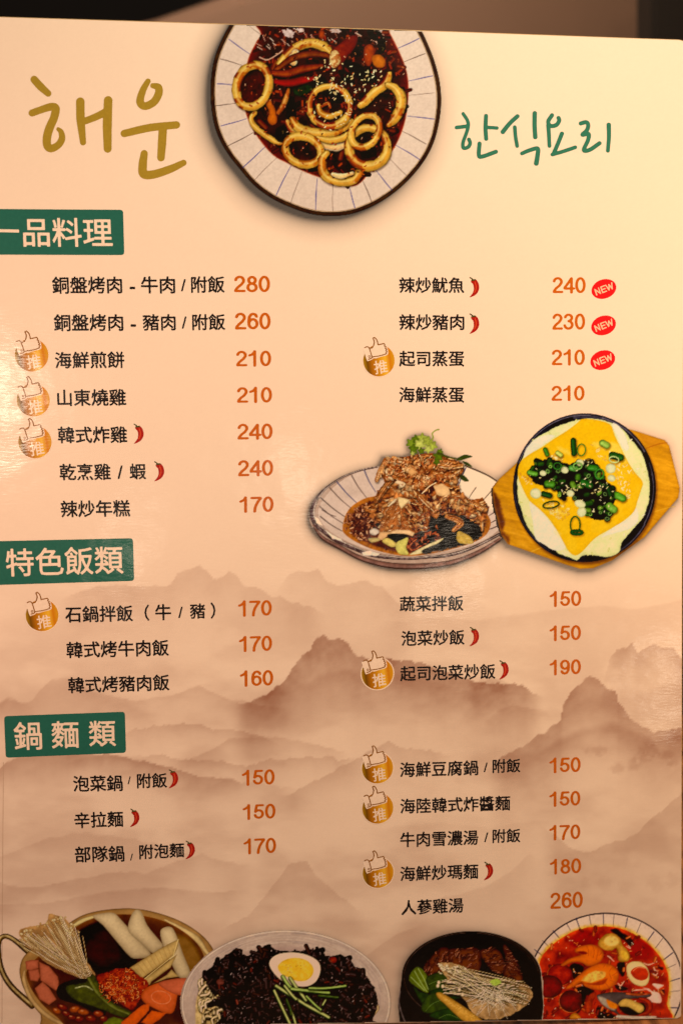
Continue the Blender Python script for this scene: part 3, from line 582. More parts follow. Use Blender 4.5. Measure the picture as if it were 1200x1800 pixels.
# ------------------------------------------------------------------ the printed dish pictures
class Print:
    """a printed picture: colours are mixed as they look under the lamp, then turned into ink colours"""
    def __init__(s, x0, y0, x1, y1, step, seed=1):
        s.xs = np.arange(x0, x1 + step, step); s.ys = np.arange(y0, y1 + step, step)
        s.X, s.Y = np.meshgrid(s.xs, s.ys); s.L = light_at((x0 + x1) / 2, (y0 + y1) / 2)
        s.c = lin2s(page_ink(s.X, s.Y) * s.L); s.a = np.zeros(s.X.shape); s.id = np.zeros(s.X.shape, int); s.parts = [None]; s.step = step
        s.rng = random.Random(seed); s.seed = seed
    def win(s, lo, hi, pad):
        i0, i1 = np.searchsorted(s.xs, [lo[0] - pad, hi[0] + pad]); j0, j1 = np.searchsorted(s.ys, [lo[1] - pad, hi[1] + pad])
        return slice(max(j0, 0), j1), slice(max(i0, 0), i1)
    def put(s, w, m, col, part):
        col = np.clip(col, 0, 1.2)
        s.c[w] = s.c[w] * (1 - m[..., None]) + col * m[..., None]; s.a[w] = np.maximum(s.a[w], m)
        if part is not None:
            if part == '': s.id[w][m > .5] = 0
            else:
                s.parts.append(part); s.id[w][m > .5] = len(s.parts) - 1
    def tex(s, X, Y, col, tex):
        c = np.broadcast_to(np.array(col, float) / 255, X.shape + (3,)).copy()
        if tex:
            amp, sc = tex[:2]; n = fbm(X, Y, sc, 3, s.rng.randrange(999)) - .5
            c = c * (1 + amp * 2 * n)[..., None]
            if len(tex) > 2: k = sstep(.5, .62, fbm(X, Y, sc * .8, 3, s.rng.randrange(999))) * tex[3]; c = c * (1 - k[..., None]) + np.array(tex[2]) / 255 * k[..., None]
        return c
    def fill(s, P, col, part=None, tex=None, edge=0, ew=3, soft=.7, rough=0, rs=6, alpha=1, clip=None, lit=0):
        P = np.asarray(P, float); w = s.win(P.min(0), P.max(0), 3 + soft + rough * 2)
        X, Y = s.X[w], s.Y[w]
        if X.size == 0: return
        d = sd_poly(X, Y, P)
        if rough: d = d + (fbm(X, Y, rs, 3, s.rng.randrange(999)) - .5) * 2 * rough
        m = sstep(soft, -soft, d) * alpha
        if clip is not None: m = m * sstep(.7, -.7, sd_poly(X, Y, clip))
        c = s.tex(X, Y, col, tex)
        if edge: c = c * (1 - edge * np.exp(np.clip(d, None, 0) / ew))[..., None]
        if lit:
            g = np.clip((P[:, 1].max() - Y) / (np.ptp(P[:, 1]) + 1e-6), 0, 1); c = c * (1 + lit * (g - .5))[..., None]
        s.put(w, m, c, part)
    def stroke(s, P, wd, col, part=None, tex=None, round_=.45, hl=.12, alpha=1, drop=0, sm=True, clip=None, soft=.6, rough=0):
        P = smooth(P, False, 5) if sm and len(P) > 2 else np.asarray(P, float)
        mw = float(np.max(wd)); w = s.win(P.min(0), P.max(0), mw / 2 + 4)
        X, Y = s.X[w], s.Y[w]
        if X.size == 0: return
        if drop:
            f, _, _ = sd_line(X - 1.2, Y - 2.0, P, wd); m = sstep(3.0, -1.5, f) * drop; s.c[w] = s.c[w] * (1 - m[..., None] * .8)
        f, lat, al = sd_line(X, Y, P, wd)
        if rough: f = f + (fbm(X, Y, 9, 3, s.rng.randrange(999)) - .5) * 2 * rough
        m = sstep(soft, -soft, f) * alpha
        if clip is not None: m = m * sstep(.7, -.7, sd_poly(X, Y, clip))
        c = s.tex(X, Y, col, tex)
        sh = 1 - round_ * np.abs(lat) ** 2.6; c = c * sh[..., None] + (hl * np.exp(-((lat + .25) / .35) ** 2))[..., None]
        s.put(w, m, c, part)
    def specks(s, n, P, size, cols, seed=None, ang=None, rnd=.3):
        P = np.asarray(P, float); lo = P.min(0); hi = P.max(0); k = 0; t = 0
        while k < n and t < n * 20:
            t += 1; x = s.rng.uniform(lo[0], hi[0]); y = s.rng.uniform(lo[1], hi[1])
            if sd_poly(np.array([x]), np.array([y]), P)[0] > 0: continue
            a = s.rng.uniform(0, 6.28) if ang is None else ang + s.rng.uniform(-.5, .5); L = s.rng.uniform(.6, 1.3) * size[0]; wd = size[1] * s.rng.uniform(.7, 1.2)
            s.stroke([(x - math.cos(a) * L / 2, y - math.sin(a) * L / 2), (x + math.cos(a) * L / 2, y + math.sin(a) * L / 2)], wd, s.rng.choice(cols), None, None, rnd, .08, sm=False, soft=.5); k += 1
    def build(s, name, label, outline, lay=LAY * 1.2, gain=1.0, con=1.22, piv=.40, black=.010):
        cc = np.clip(s.c, 0, 1); lo_ = piv * (cc / piv) ** con; hi_ = 1 - (1 - piv) * ((1 - cc) / (1 - piv)) ** con
        cc = np.where(cc < piv, lo_, hi_); s.c = np.where(s.a[..., None] > .5, cc, s.c)
        g = 1 + (fbm(s.X, s.Y, 3.2, 2, 71) - .5) * .09 * s.a; s.c = s.c * (g * (1 + (gain - 1) * s.a))[..., None]
        out = sd_poly(s.X, s.Y, outline) if outline is not None else np.full(s.X.shape, -1.)
        keep = (s.a > .02)
        k = keep.copy(); k[1:] |= keep[:-1]; k[:-1] |= keep[1:]; k[:, 1:] |= keep[:, :-1]; k[:, :-1] |= keep[:, 1:]
        ok = k & (s.Y > yt(s.X) + .1) & (s.Y < yb(s.X) - .4) & (s.X < xr(s.Y) - 1)
        ink = np.clip((s2lin(np.clip(s.c, 0, 1.3)) - black * s.a[..., None]) / s.L, .003, .92)
        ny, nx = s.X.shape; idx = np.arange(ny * nx).reshape(ny, nx)
        q = np.stack([idx[1:, :-1], idx[1:, 1:], idx[:-1, 1:], idx[:-1, :-1]], -1).reshape(-1, 4)
        okf = ok.ravel()[q].all(1); q = q[okf]; fid = s.id.ravel()[q[:, 0]]
        V = loc3(s.X.ravel(), s.Y.ravel(), lay); K = ink.reshape(-1, 3); root = None
        names = {}
        for t in [0] + sorted(set(fid.tolist()) - {0}):
            f = q[fid == t]
            if len(f) == 0: continue
            if t and len(f) < 6: t_par = root
            u, inv = np.unique(f.ravel(), return_inverse=True); nm = name if t == 0 else s.parts[t]
            o = np_mesh(nm, V[u], inv.reshape(-1, 4), K[u], M_PRINT, menu if t == 0 else root, label if t == 0 else None)
            if t == 0: root = o
        return root

def radial_plate(p, segs, cf, blue=(70, 70, 120), dark=(75, 60, 55), part='rim_line'):
    for (a, b, k) in segs:
        q = cf(a, b); wd = 1.7 if k == 'b' else (1.0 if k == 't' else 1.4)
        q = [q[0] * (1 - t) + q[1] * t + np.array([math.sin(t * 5 + a[0]) * .4, math.cos(t * 4 + a[1]) * .4]) for t in np.linspace(0, 1, 5)]
        p.stroke(q, [wd * .8, wd, wd, wd * .7, wd * .5], blue if k == 'b' else dark, None, None, 0, 0, alpha=.9 if k != 't' else .7)

# --- squid rings in red sauce
p = Print(366, 38, 782, 384, 1.25, 3); c = cA
CREAM = (234, 172, 78); STAIN = (136, 44, 8)
p.fill(OUT_A, (224, 182, 152), tex=(.03, 60), edge=.0)
inner = OUT_A + (np.array([573, 180]) - OUT_A) * .012
for k in range(3): p.stroke(np.vstack([OUT_A, OUT_A[:1]]), 7 - k * 2.0, [(50, 31, 10), (112, 78, 30), (56, 36, 14)][k], None, (.35, 9), .5, 0, sm=False, alpha=[1, .7, .6][k])
ro = np.vstack([OUT_A, OUT_A[:1]]); ri = ro + (np.array([573., 178.]) - ro) * .022
p.stroke(ri, 2.0, (150, 110, 70), None, (.4, 7), .2, 0, sm=False, alpha=.55)
radial_plate(p, [((115, 135), (222, 208), 'b'), ((75, 228), (190, 262), 'd'), ((60, 347), (142, 353), 'b'), ((50, 452), (147, 442), 'd'), ((80, 550), (202, 513), 'b'), ((112, 645), (247, 573), 'd'), ((182, 748), (302, 640), 'b'), ((235, 812), (350, 695), 't'), ((342, 880), (412, 740), 'b'), ((412, 920), (465, 765), 't'), ((530, 950), (538, 800), 'b'), ((612, 955), (612, 835), 't'), ((720, 942), (688, 835), 'b'), ((798, 912), (752, 800), 'd'), ((895, 855), (818, 762), 'b'), ((965, 785), (875, 700), 't'), ((1030, 712), (915, 640), 'b'), ((1060, 635), (945, 575), 'd'), ((1100, 518), (970, 500), 'b'), ((1095, 392), (975, 402), 't'), ((1092, 310), (975, 333), 'b'), ((1055, 203), (950, 243), 'd'), ((1025, 130), (920, 180), 'b'), ((272, 116), (215, 70), 't')], c)
SA = smooth(c((290, 40), (270, 110), (240, 160), (208, 230), (192, 330), (187, 440), (212, 530), (258, 610), (328, 690), (400, 730), (480, 770), (560, 800), (650, 832), (730, 832), (800, 762), (870, 705), (920, 630), (955, 540), (972, 440), (974, 340), (958, 260), (920, 170), (880, 90), (870, 40)), True, 4)
p.fill(SA, (76, 22, 6), 'sauce', tex=(.4, 18), edge=-1.0, ew=2.5, soft=1.5)
p.fill(SA + (np.array([573, 160]) - SA) * .10, (48, 13, 5), None, tex=(.6, 12), rough=7, rs=14, alpha=.75, soft=6)
p.specks(150, SA, (13, 8), [(96, 34, 8), (40, 12, 5), (110, 44, 14), (74, 20, 6), (30, 14, 8)], rnd=.5)
p.specks(210, SA, (7, 4), [(130, 44, 8), (52, 12, 4), (150, 58, 16), (92, 20, 2), (40, 14, 6)])
# glossy wet lights at the top, printed
for q in [((370, 90), (400, 84), (432, 100), (420, 130), (385, 120)), ((440, 80), (470, 78), (480, 96), (450, 100)), ((590, 85), (640, 82), (660, 100), (610, 104)), ((800, 90), (850, 92), (842, 104), (806, 102))]:
    p.fill(c(*q), (226, 190, 170), None, (.2, 6), rough=3, rs=5, alpha=.85)
TOPW = c((300, 80), (880, 92), (860, 150), (560, 140), (300, 190), (250, 180))
p.specks(46, TOPW, (9, 1.3), [(190, 130, 105), (150, 90, 66), (216, 170, 140)], ang=.8)
p.stroke(c((262, 220), (300, 232), (350, 205), (372, 188)), 2, (200, 150, 120), None, None, 0, 0)
GREEN = (18, 26, 12)
for q, g in [(((668, 232), (730, 250), (800, 280), (826, 330), (790, 345), (730, 320), (680, 270)), GREEN), (((705, 120), (745, 130), (755, 200), (720, 216), (700, 170)), (20, 30, 10)), (((830, 130), (866, 140), (856, 214), (832, 220)), (24, 40, 14)), (((425, 366), (490, 348), (520, 372), (470, 405), (430, 400)), (36, 52, 16)), (((392, 430), (425, 410), (440, 500), (420, 560), (396, 520)), (22, 34, 10)), (((345, 560), (400, 545), (405, 600), (360, 625), (340, 606)), (24, 34, 12)), (((500, 330), (560, 310), (585, 340), (540, 366), (506, 356)), (26, 36, 12)), (((778, 92), (840, 96), (850, 140), (800, 136)), (24, 30, 12)), (((640, 280), (700, 300), (716, 350), (660, 330)), (30, 34, 12)), (((745, 660), (810, 640), (820, 690), (760, 705)), (40, 34, 14)), (((560, 380), (640, 380), (660, 440), (600, 430)), (26, 28, 12))]:
    p.fill(smooth(c(*q), True, 4), g, 'green_onion', (.4, 6), edge=.3, ew=2, rough=.8)
def ring(pr, pts, w, part='squid_ring', col=CREAM, stain=.55, drop=.7):
    w = np.array(w) * 1.28; pr.stroke(pts, w, col, part, (.12, 22, STAIN, min(stain * 1.6, .97)), .45, .05, drop=drop * .7, rough=2.4)
    pr.stroke(np.asarray(smooth(pts, False, 3)) + np.array([.8, 1.2]), w * .55, (188, 104, 30), None, (.4, 10), .1, 0, alpha=.42, sm=False)
    pr.stroke(np.asarray(smooth(pts, False, 3)) - np.array([1.2, 1.4]), w * .28, (248, 208, 126), None, (.1, 8), .2, .0, alpha=.45, sm=False)
for k in range(60):
    q = c((p.rng.uniform(230, 930), p.rng.uniform(100, 780)))[0]; a = p.rng.uniform(-.8, .8)
    if sd_poly(q[:1], q[1:], SA)[0] < -5: p.stroke([q, q + np.array([math.cos(a), math.sin(a)]) * 3, q + np.array([math.cos(a + .8), math.sin(a + .8)]) * 6], [.7, 1.8, .7], (206, 130, 100), None, None, .1, 0, alpha=.5, soft=1.2)
# onion strips, peppers
ring(p, c((356, 256), (392, 214), (440, 172), (500, 152), (560, 164), (598, 196)), [10, 12, 13, 13, 14, 11], 'squid_ring', CREAM, .5)
ring(p, c((432, 196), (418, 222), (424, 244)), 11, 'squid_ring', (244, 214, 160), .2)
p.stroke(c((340, 280), (420, 225), (500, 205), (575, 208), (600, 222)), [8, 13, 13, 11, 6], (118, 54, 14), 'onion_strip', (.25, 8), .5, .05)
p.stroke(c((300, 292), (390, 298), (470, 276), (560, 262)), [9, 14, 15, 8], (128, 52, 12), 'onion_strip', (.2, 8), .5, .06, drop=.5)
p.stroke(c((330, 336), (400, 344), (470, 330), (520, 322)), [8, 14, 14, 7], (138, 20, 6), 'red_pepper', (.15, 8), .5, .06, drop=.4)
p.fill(smooth(c((604, 190), (640, 160), (690, 120), (730, 118), (726, 160), (690, 210), (640, 268), (600, 262)), True, 4), (126, 46, 14), 'onion_strip', (.2, 8), edge=.35)
p.fill(smooth(c((598, 214), (614, 186), (640, 196), (650, 240), (622, 272), (600, 258)), True, 4), (230, 180, 116), 'squid_ring', (.15, 5, STAIN, .5), edge=.3)
p.fill(smooth(c((765, 170), (800, 160), (812, 200), (790, 262), (764, 240)), True, 4), (160, 70, 24), 'onion_strip', (.2, 7), edge=.35)
p.fill(smooth(c((800, 216), (840, 208), (866, 240), (852, 270), (812, 262)), True, 4), (190, 104, 40), 'onion_strip', (.15, 7), edge=.3)
p.fill(smooth(c((548, 92), (572, 96), (566, 130), (546, 122)), True, 4), (160, 70, 30), 'onion_strip', (.2, 7), edge=.35)
p.fill(smooth(c((286, 430), (312, 420), (340, 480), (346, 530), (320, 545), (300, 520), (308, 480)), True, 4), (196, 100, 26), 'onion_strip', (.15, 7), edge=.35)
p.stroke(c((400, 376), (388, 420), (370, 460), (350, 486)), [6, 10, 10, 8], (190, 120, 56), 'squid_ring', (.15, 8, STAIN, .6), .5, .08, drop=.5)
# lower thin ring
ring(p, c((240, 486), (222, 512), (232, 545), (272, 580), (318, 612), (350, 632), (372, 634)), [7, 7, 8, 8, 8, 6, 4], stain=.3)
# stacked pale rings below the middle
ring(p, c((395, 530), (420, 570), (470, 590)), [8, 10, 6], col=(222, 164, 84))
ring(p, c((420, 520), (450, 560), (520, 582), (600, 580), (660, 560), (700, 525)), [9, 13, 14, 14, 12, 8], stain=.45)
ring(p, c((530, 612), (570, 638), (630, 650), (690, 632)), [8, 12, 12, 8], col=(240, 196, 150), stain=.15)
ring(p, c((540, 606), (600, 618), (660, 606), (690, 580)), [6, 10, 10, 6], stain=.3)
# middle ring and its inner curl
ring(p, ring_pts(*c((597, 455))[0], 97 / 2.7273, 96 / 2.7273, 0), [9, 12, 11, 9, 10, 9, 8, 10, 9], stain=.85)
ring(p, c((546, 452), (556, 488), (600, 502), (648, 484)), [7, 9, 9, 7], stain=.3)
ring(p, c((560, 455), (590, 440), (600, 460)), [4, 5, 4], stain=.6, col=(150, 80, 30))
# right side pieces
ring(p, c((884, 300), (862, 350), (812, 388), (770, 430), (744, 452)), [8, 13, 12, 13, 9], stain=.6)
ring(p, c((876, 352), (912, 368), (938, 410), (936, 460), (912, 512), (880, 545)), [8, 12, 14, 14, 13, 7], stain=.5)
# left ring
p.fill(ring_pts(*c((229, 358))[0], 70 / 2.7273, 94 / 2.7273, 18)[:-1], (70, 20, 6), None, (.4, 8), edge=.3)
ring(p, ring_pts(*c((229, 358))[0], 76 / 2.7273, 102 / 2.7273, 18), [11, 12, 12, 12, 13, 12, 11, 12], stain=.5)
p.fill(ring_pts(*c((470, 666))[0], 80 / 2.7273, 58 / 2.7273, 18)[:-1], (48, 16, 6), None, (.5, 10), edge=-.9, ew=4)
# bottom-left, bottom, bottom-right rings
ring(p, ring_pts(*c((470, 666))[0], 88 / 2.7273, 66 / 2.7273, 18), [10, 12, 11, 10, 12, 11, 10], stain=.35)
ring(p, c((584, 680), (562, 712), (566, 770), (602, 806), (660, 818), (715, 806), (742, 770), (748, 756)), [8, 12, 13, 13, 12, 13, 11, 7], stain=.35)
ring(p, c((612, 780), (650, 790), (706, 776)), [5, 8, 5], col=(244, 214, 160), stain=.1)
ring(p, ring_pts(*c((782, 650))[0], 92 / 2.7273, 92 / 2.7273, 0), [12, 14, 15, 14, 13, 12, 11, 11, 12], stain=.5)
ring(p, ring_pts(*c((768, 575))[0], 62 / 2.7273, 82 / 2.7273, 32), [9, 10, 10, 9, 10, 9], stain=.45)
# sauce drips, sesame seeds
p.specks(150, SA, (2.6, 1.2), [(190, 110, 70), (150, 70, 36), (216, 150, 110)], rnd=.1)
p.specks(110, SA, (3.5, 2.2), [(150, 50, 10), (70, 20, 4), (180, 80, 24)])
for q, n in [(c((480, 280), (560, 220), (700, 250), (720, 360), (600, 400), (480, 350 )), 26), (c((690, 260), (850, 280), (900, 290), (760, 420), (700, 380)), 22), (c((520, 480), (600, 500), (720, 400), (700, 560), (600, 600)), 26), (c((600, 260), (780, 330), (700, 430), (600, 420)), 26)]:
    p.specks(n, q, (3.2, 2.0), [(236, 196, 130), (226, 176, 110), (248, 216, 150)], rnd=.3)
p.build('squid_dish_picture', 'picture of squid rings in dark red sauce on a round ribbed plate at the top', OUT_A, con=1.3)

# --- shredded chicken on an oval plate
p = Print(540, 746, 896, 1000, 1.25, 5); c = cB
p.fill(OUT_Bp, (176, 136, 112), None, (.08, 30))
p.fill(smooth(c((100, 560), (120, 470), (220, 360), (350, 290), (440, 275), (700, 250), (955, 268), (1040, 300), (1150, 365), (1220, 500), (1150, 640), (1000, 725), (800, 770), (620, 785), (450, 770), (300, 720), (170, 650)), True, 4), (206, 166, 140), None, (.07, 24), alpha=.95)
p.fill(smooth(c((930, 262), (1040, 300), (1150, 362), (1215, 480), (1100, 520), (990, 450), (930, 400)), True, 4), (248, 208, 160), None, (.04, 20), soft=5)
for (a, b, k) in [((112, 450), (268, 572), 'd'), ((165, 392), (300, 520), 't'), ((205, 355), (340, 496), 'b'), ((292, 318), (380, 450), 't'), ((365, 285), (432, 415), 'b'), ((105, 500), (250, 605), 't'), ((110, 560), (236, 645), 'd'), ((960, 275), (912, 392), 'b'), ((1020, 390), (980, 450), 't'), ((1110, 410), (1050, 480), 't'), ((1150, 520), (1095, 555), 't'), ((1170, 560), (1100, 600), 'd'), ((1160, 610), (1080, 640), 'd'), ((120, 520), (200, 560), 't')]:
    q = c(a, b); p.stroke([q[0], (q[0] + q[1]) / 2 + [-1.2, 1], q[1]], [2.2, 1.8, 1.2], (70, 66, 92) if k == 'b' else (72, 52, 46), None, None, 0, 0, alpha=.75 if k == 't' else .95)
PB = smooth(c((240, 620), (262, 540), (320, 480), (430, 440), (700, 430), (1000, 470), (1095, 560), (1100, 630), (1050, 690), (920, 740), (740, 780), (600, 790), (440, 760), (320, 710), (250, 660)), True, 4)
p.fill(PB, (150, 84, 30), 'soy_sauce', (.3, 10), edge=-.1, ew=6)
p.fill(PB + (np.array([733, 925]) - PB) * .10, (78, 34, 18), None, (.5, 7), rough=4, soft=3)
p.fill(smooth(c((640, 560), (800, 530), (940, 545), (1050, 600), (1046, 680), (930, 730), (780, 765), (700, 770), (650, 700)), True, 4), (24, 24, 16), None, (.5, 5), rough=4, soft=2)
p.fill(c((400, 560), (470, 540), (460, 640), (400, 640)), (34, 28, 20), None, (.5, 5), rough=4, soft=2)
p.specks(230, smooth(c((245, 620), (300, 520), (450, 480), (480, 600), (460, 700), (330, 690)), True, 3), (5, 2.6), [(170, 96, 56), (120, 56, 32), (206, 140, 96), (70, 26, 16), (100, 44, 26)], rnd=.5)
p.specks(60, smooth(c((600, 690), (780, 650), (800, 700), (640, 760)), True, 3), (5, 2.8), [(150, 60, 30), (90, 30, 16), (180, 90, 50)])
# rim of the plate: dark wavy double line
rim = smooth(c((440, 270), (350, 288), (262, 318), (200, 352), (140, 396), (100, 440), (72, 490), (62, 545), (80, 600), (140, 655), (205, 700), (300, 742), (380, 775), (450, 792), (540, 802), (640, 806), (740, 798), (850, 788), (960, 758), (1060, 715), (1160, 662)), False, 5)
p.stroke(rim, [2.5, 3, 3, 3.4, 4, 6, 8, 9, 9, 8, 8, 8, 7, 7, 6, 5, 5, 6, 6, 5, 5], (66, 42, 40), 'plate_rim', (.5, 6, (150, 120, 104), .5), .4, .05, sm=False)
p.stroke(rim + np.array([3, -1.5]), [0.5, 1, 1, 1, 1.4, 2, 2.4, 2, 2, 2, 2.2, 2, 2, 2, 1.5, 1.5, 1.2, 1.2, 1.4, 1, 1], (226, 190, 160), None, (.4, 6), .2, 0, sm=False, alpha=.7)
low = smooth(c((70, 610), (120, 680), (230, 742), (340, 800), (470, 838), (600, 852), (760, 846), (900, 822), (1040, 765), (1160, 690)), False, 5)
p.stroke(low, [3, 5, 7, 8, 10, 11, 10, 8, 7, 4], (118, 74, 60), None, (.3, 9), .6, .05, sm=False, alpha=.9)
p.stroke(low + np.array([0, 4]), 2.2, (60, 36, 30), None, (.3, 9), .2, 0, sm=False, alpha=.8)
p.stroke(smooth(c((955, 262), (1040, 296), (1100, 325), (1152, 360)), False, 5), 2.4, (60, 36, 24), None, None, .2, 0, sm=False)
for q in [((140, 640), (180, 668), (230, 690), (240, 706), (180, 690)), ((350, 770), (400, 760), (455, 778), (440, 790), (360, 786)), ((75, 560), (100, 575), (120, 610), (90, 600))]: p.fill(c(*q), (236, 204, 180), None, (.2, 5), rough=1)
# the pile: shredded meat built from hundreds of fibres
p.fill(PILE_B, (146, 76, 32), 'shredded_chicken', (.45, 9), rough=2.0, rs=7, edge=.3, ew=3)
def fibres(pr, poly, n, cols, L, W, flow, drop=.4):
    poly = np.asarray(poly, float); lo = poly.min(0); hi = poly.max(0); k = 0; t = 0
    while k < n and t < n * 15:
        t += 1; x = pr.rng.uniform(lo[0], hi[0]); y = pr.rng.uniform(lo[1], hi[1])
        if sd_poly(np.array([x]), np.array([y]), poly)[0] > -1: continue
        a = flow(x, y) + pr.rng.uniform(-.6, .6); l = L * pr.rng.uniform(.5, 1.3); b = pr.rng.uniform(-.5, .5)
        P = [(x - math.cos(a) * l / 2, y - math.sin(a) * l / 2), (x + b * 2, y + b * 2), (x + math.cos(a + b) * l / 2, y + math.sin(a + b) * l / 2)]
        pr.stroke(P, [W * .5, W * pr.rng.uniform(.8, 1.3), W * .4], pr.rng.choice(cols), None, (.25, 4), .55, .10, drop=drop if pr.rng.random() < .5 else 0); k += 1
flow = lambda x, y: math.atan2(y - 790, x - 735) + 1.2 * math.sin(x * .05) + (0 if y > 860 else 1.0)
TAN = [(206, 128, 66), (226, 158, 96), (180, 98, 44), (150, 72, 28), (236, 178, 120), (112, 46, 16), (196, 116, 60)]
fibres(p, PILE_B, 330, TAN, 11, 3.2, flow)
for q in [((640, 235), (700, 222), (780, 240), (790, 262), (720, 262), (650, 262)), ((700, 380), (760, 370), (780, 410), (720, 440), (690, 420)), ((520, 380), (600, 370), (690, 372), (640, 360), (540, 365)), ((790, 470), (900, 500), (920, 535), (820, 530)), ((705, 430), (770, 440), (850, 480), (790, 500), (720, 460)), ((640, 480), (700, 500), (690, 560), (640, 570)), ((630, 590), (700, 560), (720, 620), (650, 640))]:
    p.fill(smooth(c(*q), True, 3), (62, 24, 12), None, (.4, 5), rough=1.6, soft=1.6, alpha=.85)
def flakes(pr, poly, n, cols, r0, r1, drop=.55):
    poly = np.asarray(poly, float); lo = poly.min(0); hi = poly.max(0); k = 0; t = 0
    while k < n and t < n * 15:
        t += 1; x = pr.rng.uniform(lo[0], hi[0]); y = pr.rng.uniform(lo[1], hi[1])
        if sd_poly(np.array([x]), np.array([y]), poly)[0] > -r0 * .5: continue
        r = pr.rng.uniform(r0, r1); ax = pr.rng.uniform(.35, .9); ro = math.degrees(flow(x, y)) + pr.rng.uniform(-35, 35)
        q = ring_pts(0, 0, r, r * ax, ro, n=10)[:-1] * np.array([[pr.rng.uniform(.65, 1.25)] for _ in range(9)]) + np.array([x, y])
        pr.fill(q + np.array([.9, 1.6]), (60, 24, 10), None, None, soft=1.6, alpha=drop)
        pr.fill(q, pr.rng.choice(cols), None, (.35, 5, (128, 60, 24), .35), edge=.35, ew=1.6, lit=.35); k += 1
TAN2 = [(222, 146, 84), (240, 180, 120), (204, 120, 62), (246, 200, 146), (180, 96, 46), (230, 160, 98)]
flakes(p, PILE_B, 150, TAN2, 4, 10)
SK = smooth(c((470, 500), (540, 490), (620, 520), (626, 640), (560, 650), (510, 662), (452, 672), (466, 590)), True, 3)
p.fill(SK, (170, 96, 48), 'chicken_piece', (.3, 7), edge=.35, ew=4, rough=1)
fibres(p, SK, 70, [(190, 116, 64), (140, 66, 26), (212, 144, 92)], 9, 1.8, lambda x, y: -.9, 0)
fibres(p, smooth(c((600, 470), (700, 470), (720, 560), (720, 640), (640, 640)), True, 3), 60, TAN, 9, 2.6, flow)
# bright strips on the pile
for pts, w in [(((440, 350), (462, 290), (500, 232)), [6, 10, 8]), (((436, 480), (470, 420), (520, 350), (560, 310)), [6, 9, 8, 5]), (((690, 440), (730, 480), (780, 525)), [6, 8, 6]), (((700, 208), (760, 200), (830, 226), (900, 244)), [4, 7, 8, 5]), (((560, 235), (620, 250), (640, 280)), [6, 9, 6]), (((780, 310), (860, 330), (930, 290)), [8, 12, 10]), (((800, 260), (870, 270), (935, 262)), [6, 10, 8]), (((1020, 520), (1050, 580), (1055, 640)), [8, 7, 4]), (((940, 470), (1000, 490), (1070, 520)), [8, 11, 10]), (((380, 520), (420, 530), (440, 500)), [7, 8, 5]), (((870, 440), (920, 440), (960, 470)), [7, 9, 6]), (((540, 330), (600, 345), (650, 330)), [6, 9, 6]), (((850, 560), (900, 575), (930, 600), (890, 640)), [9, 12, 12, 8])]:
    p.stroke(c(*pts), w, p.rng.choice([(206, 130, 68), (190, 112, 54), (216, 146, 84)]), 'chicken_piece', (.45, 5, (120, 54, 20), .5), .45, .04, drop=.5)
    for e in range(5): p.stroke(c(*pts) + np.array([p.rng.uniform(-3, 3), p.rng.uniform(-3, 3)]), 1.3, p.rng.choice(TAN), None, (.3, 4), .3, .05)
flakes(p, PILE_B, 60, TAN2, 3.5, 8)
fibres(p, PILE_B, 130, TAN, 5.5, 2.0, flow, .5)
p.specks(240, smooth(c((480, 230), (620, 210), (880, 240), (900, 330), (800, 380), (560, 370), (470, 320)), True, 2), (3, 2.2), [(176, 84, 38), (206, 120, 62), (140, 60, 24), (226, 150, 92)], rnd=.4)
p.specks(120, smooth(c((600, 440), (900, 430), (1080, 500), (1060, 560), (760, 540), (740, 640), (620, 640)), True, 2), (3, 2.2), [(160, 76, 36), (196, 112, 60), (110, 46, 20)], rnd=.4)
for q, col in [(((562, 446), (600, 452), (634, 462), (606, 490), (584, 514), (568, 490)), (244, 196, 132)), (((500, 500), (530, 470), (560, 450), (545, 476), (512, 502)), (240, 200, 150)), (((770, 380), (820, 365), (860, 390), (872, 432), (820, 442), (790, 430)), (232, 170, 112)), (((545, 362), (560, 345), (600, 360), (580, 378)), (240, 190, 140)), (((500, 655), (560, 636), (630, 640), (662, 655), (650, 676), (600, 660), (520, 666)), (238, 178, 122)), (((440, 690), (460, 650), (530, 650), (500, 676), (470, 700)), (224, 160, 104)), (((620, 296), (640, 270), (680, 300), (640, 320)), (220, 150, 90)), (((780, 620), (790, 600), (800, 640)), (180, 90, 50))]:
    p.fill(c(*q), col, 'chicken_piece', (.1, 6), edge=.2, ew=2, rough=.5)
p.stroke(c((705, 425), (745, 385), (785, 362)), 1.6, (250, 210, 150), None, None, 0, 0)
for q, col in [(((550, 720), (580, 695), (625, 684), (612, 740), (626, 782), (580, 782), (555, 760)), (214, 186, 92)), (((470, 700), (500, 684), (550, 712), (540, 740), (490, 722)), (216, 176, 90)), (((628, 784), (700, 742), (790, 700), (832, 686), (800, 716), (708, 756), (704, 776)), (240, 204, 140)), (((904, 684), (916, 646), (950, 656), (990, 680), (1004, 716), (960, 722), (920, 714)), (196, 150, 66)), (((400, 640), (430, 628), (455, 650), (430, 670), (402, 662)), (214, 180, 150)), (((390, 690), (440, 684), (460, 700), (410, 712)), (196, 160, 96)), (((500, 668), (560, 660), (626, 672), (560, 706), (540, 706)), (24, 32, 20))]:
    p.fill(smooth(c(*q), True, 3), col, 'cabbage_piece', (.15, 5), edge=.25, ew=2, rough=.6)
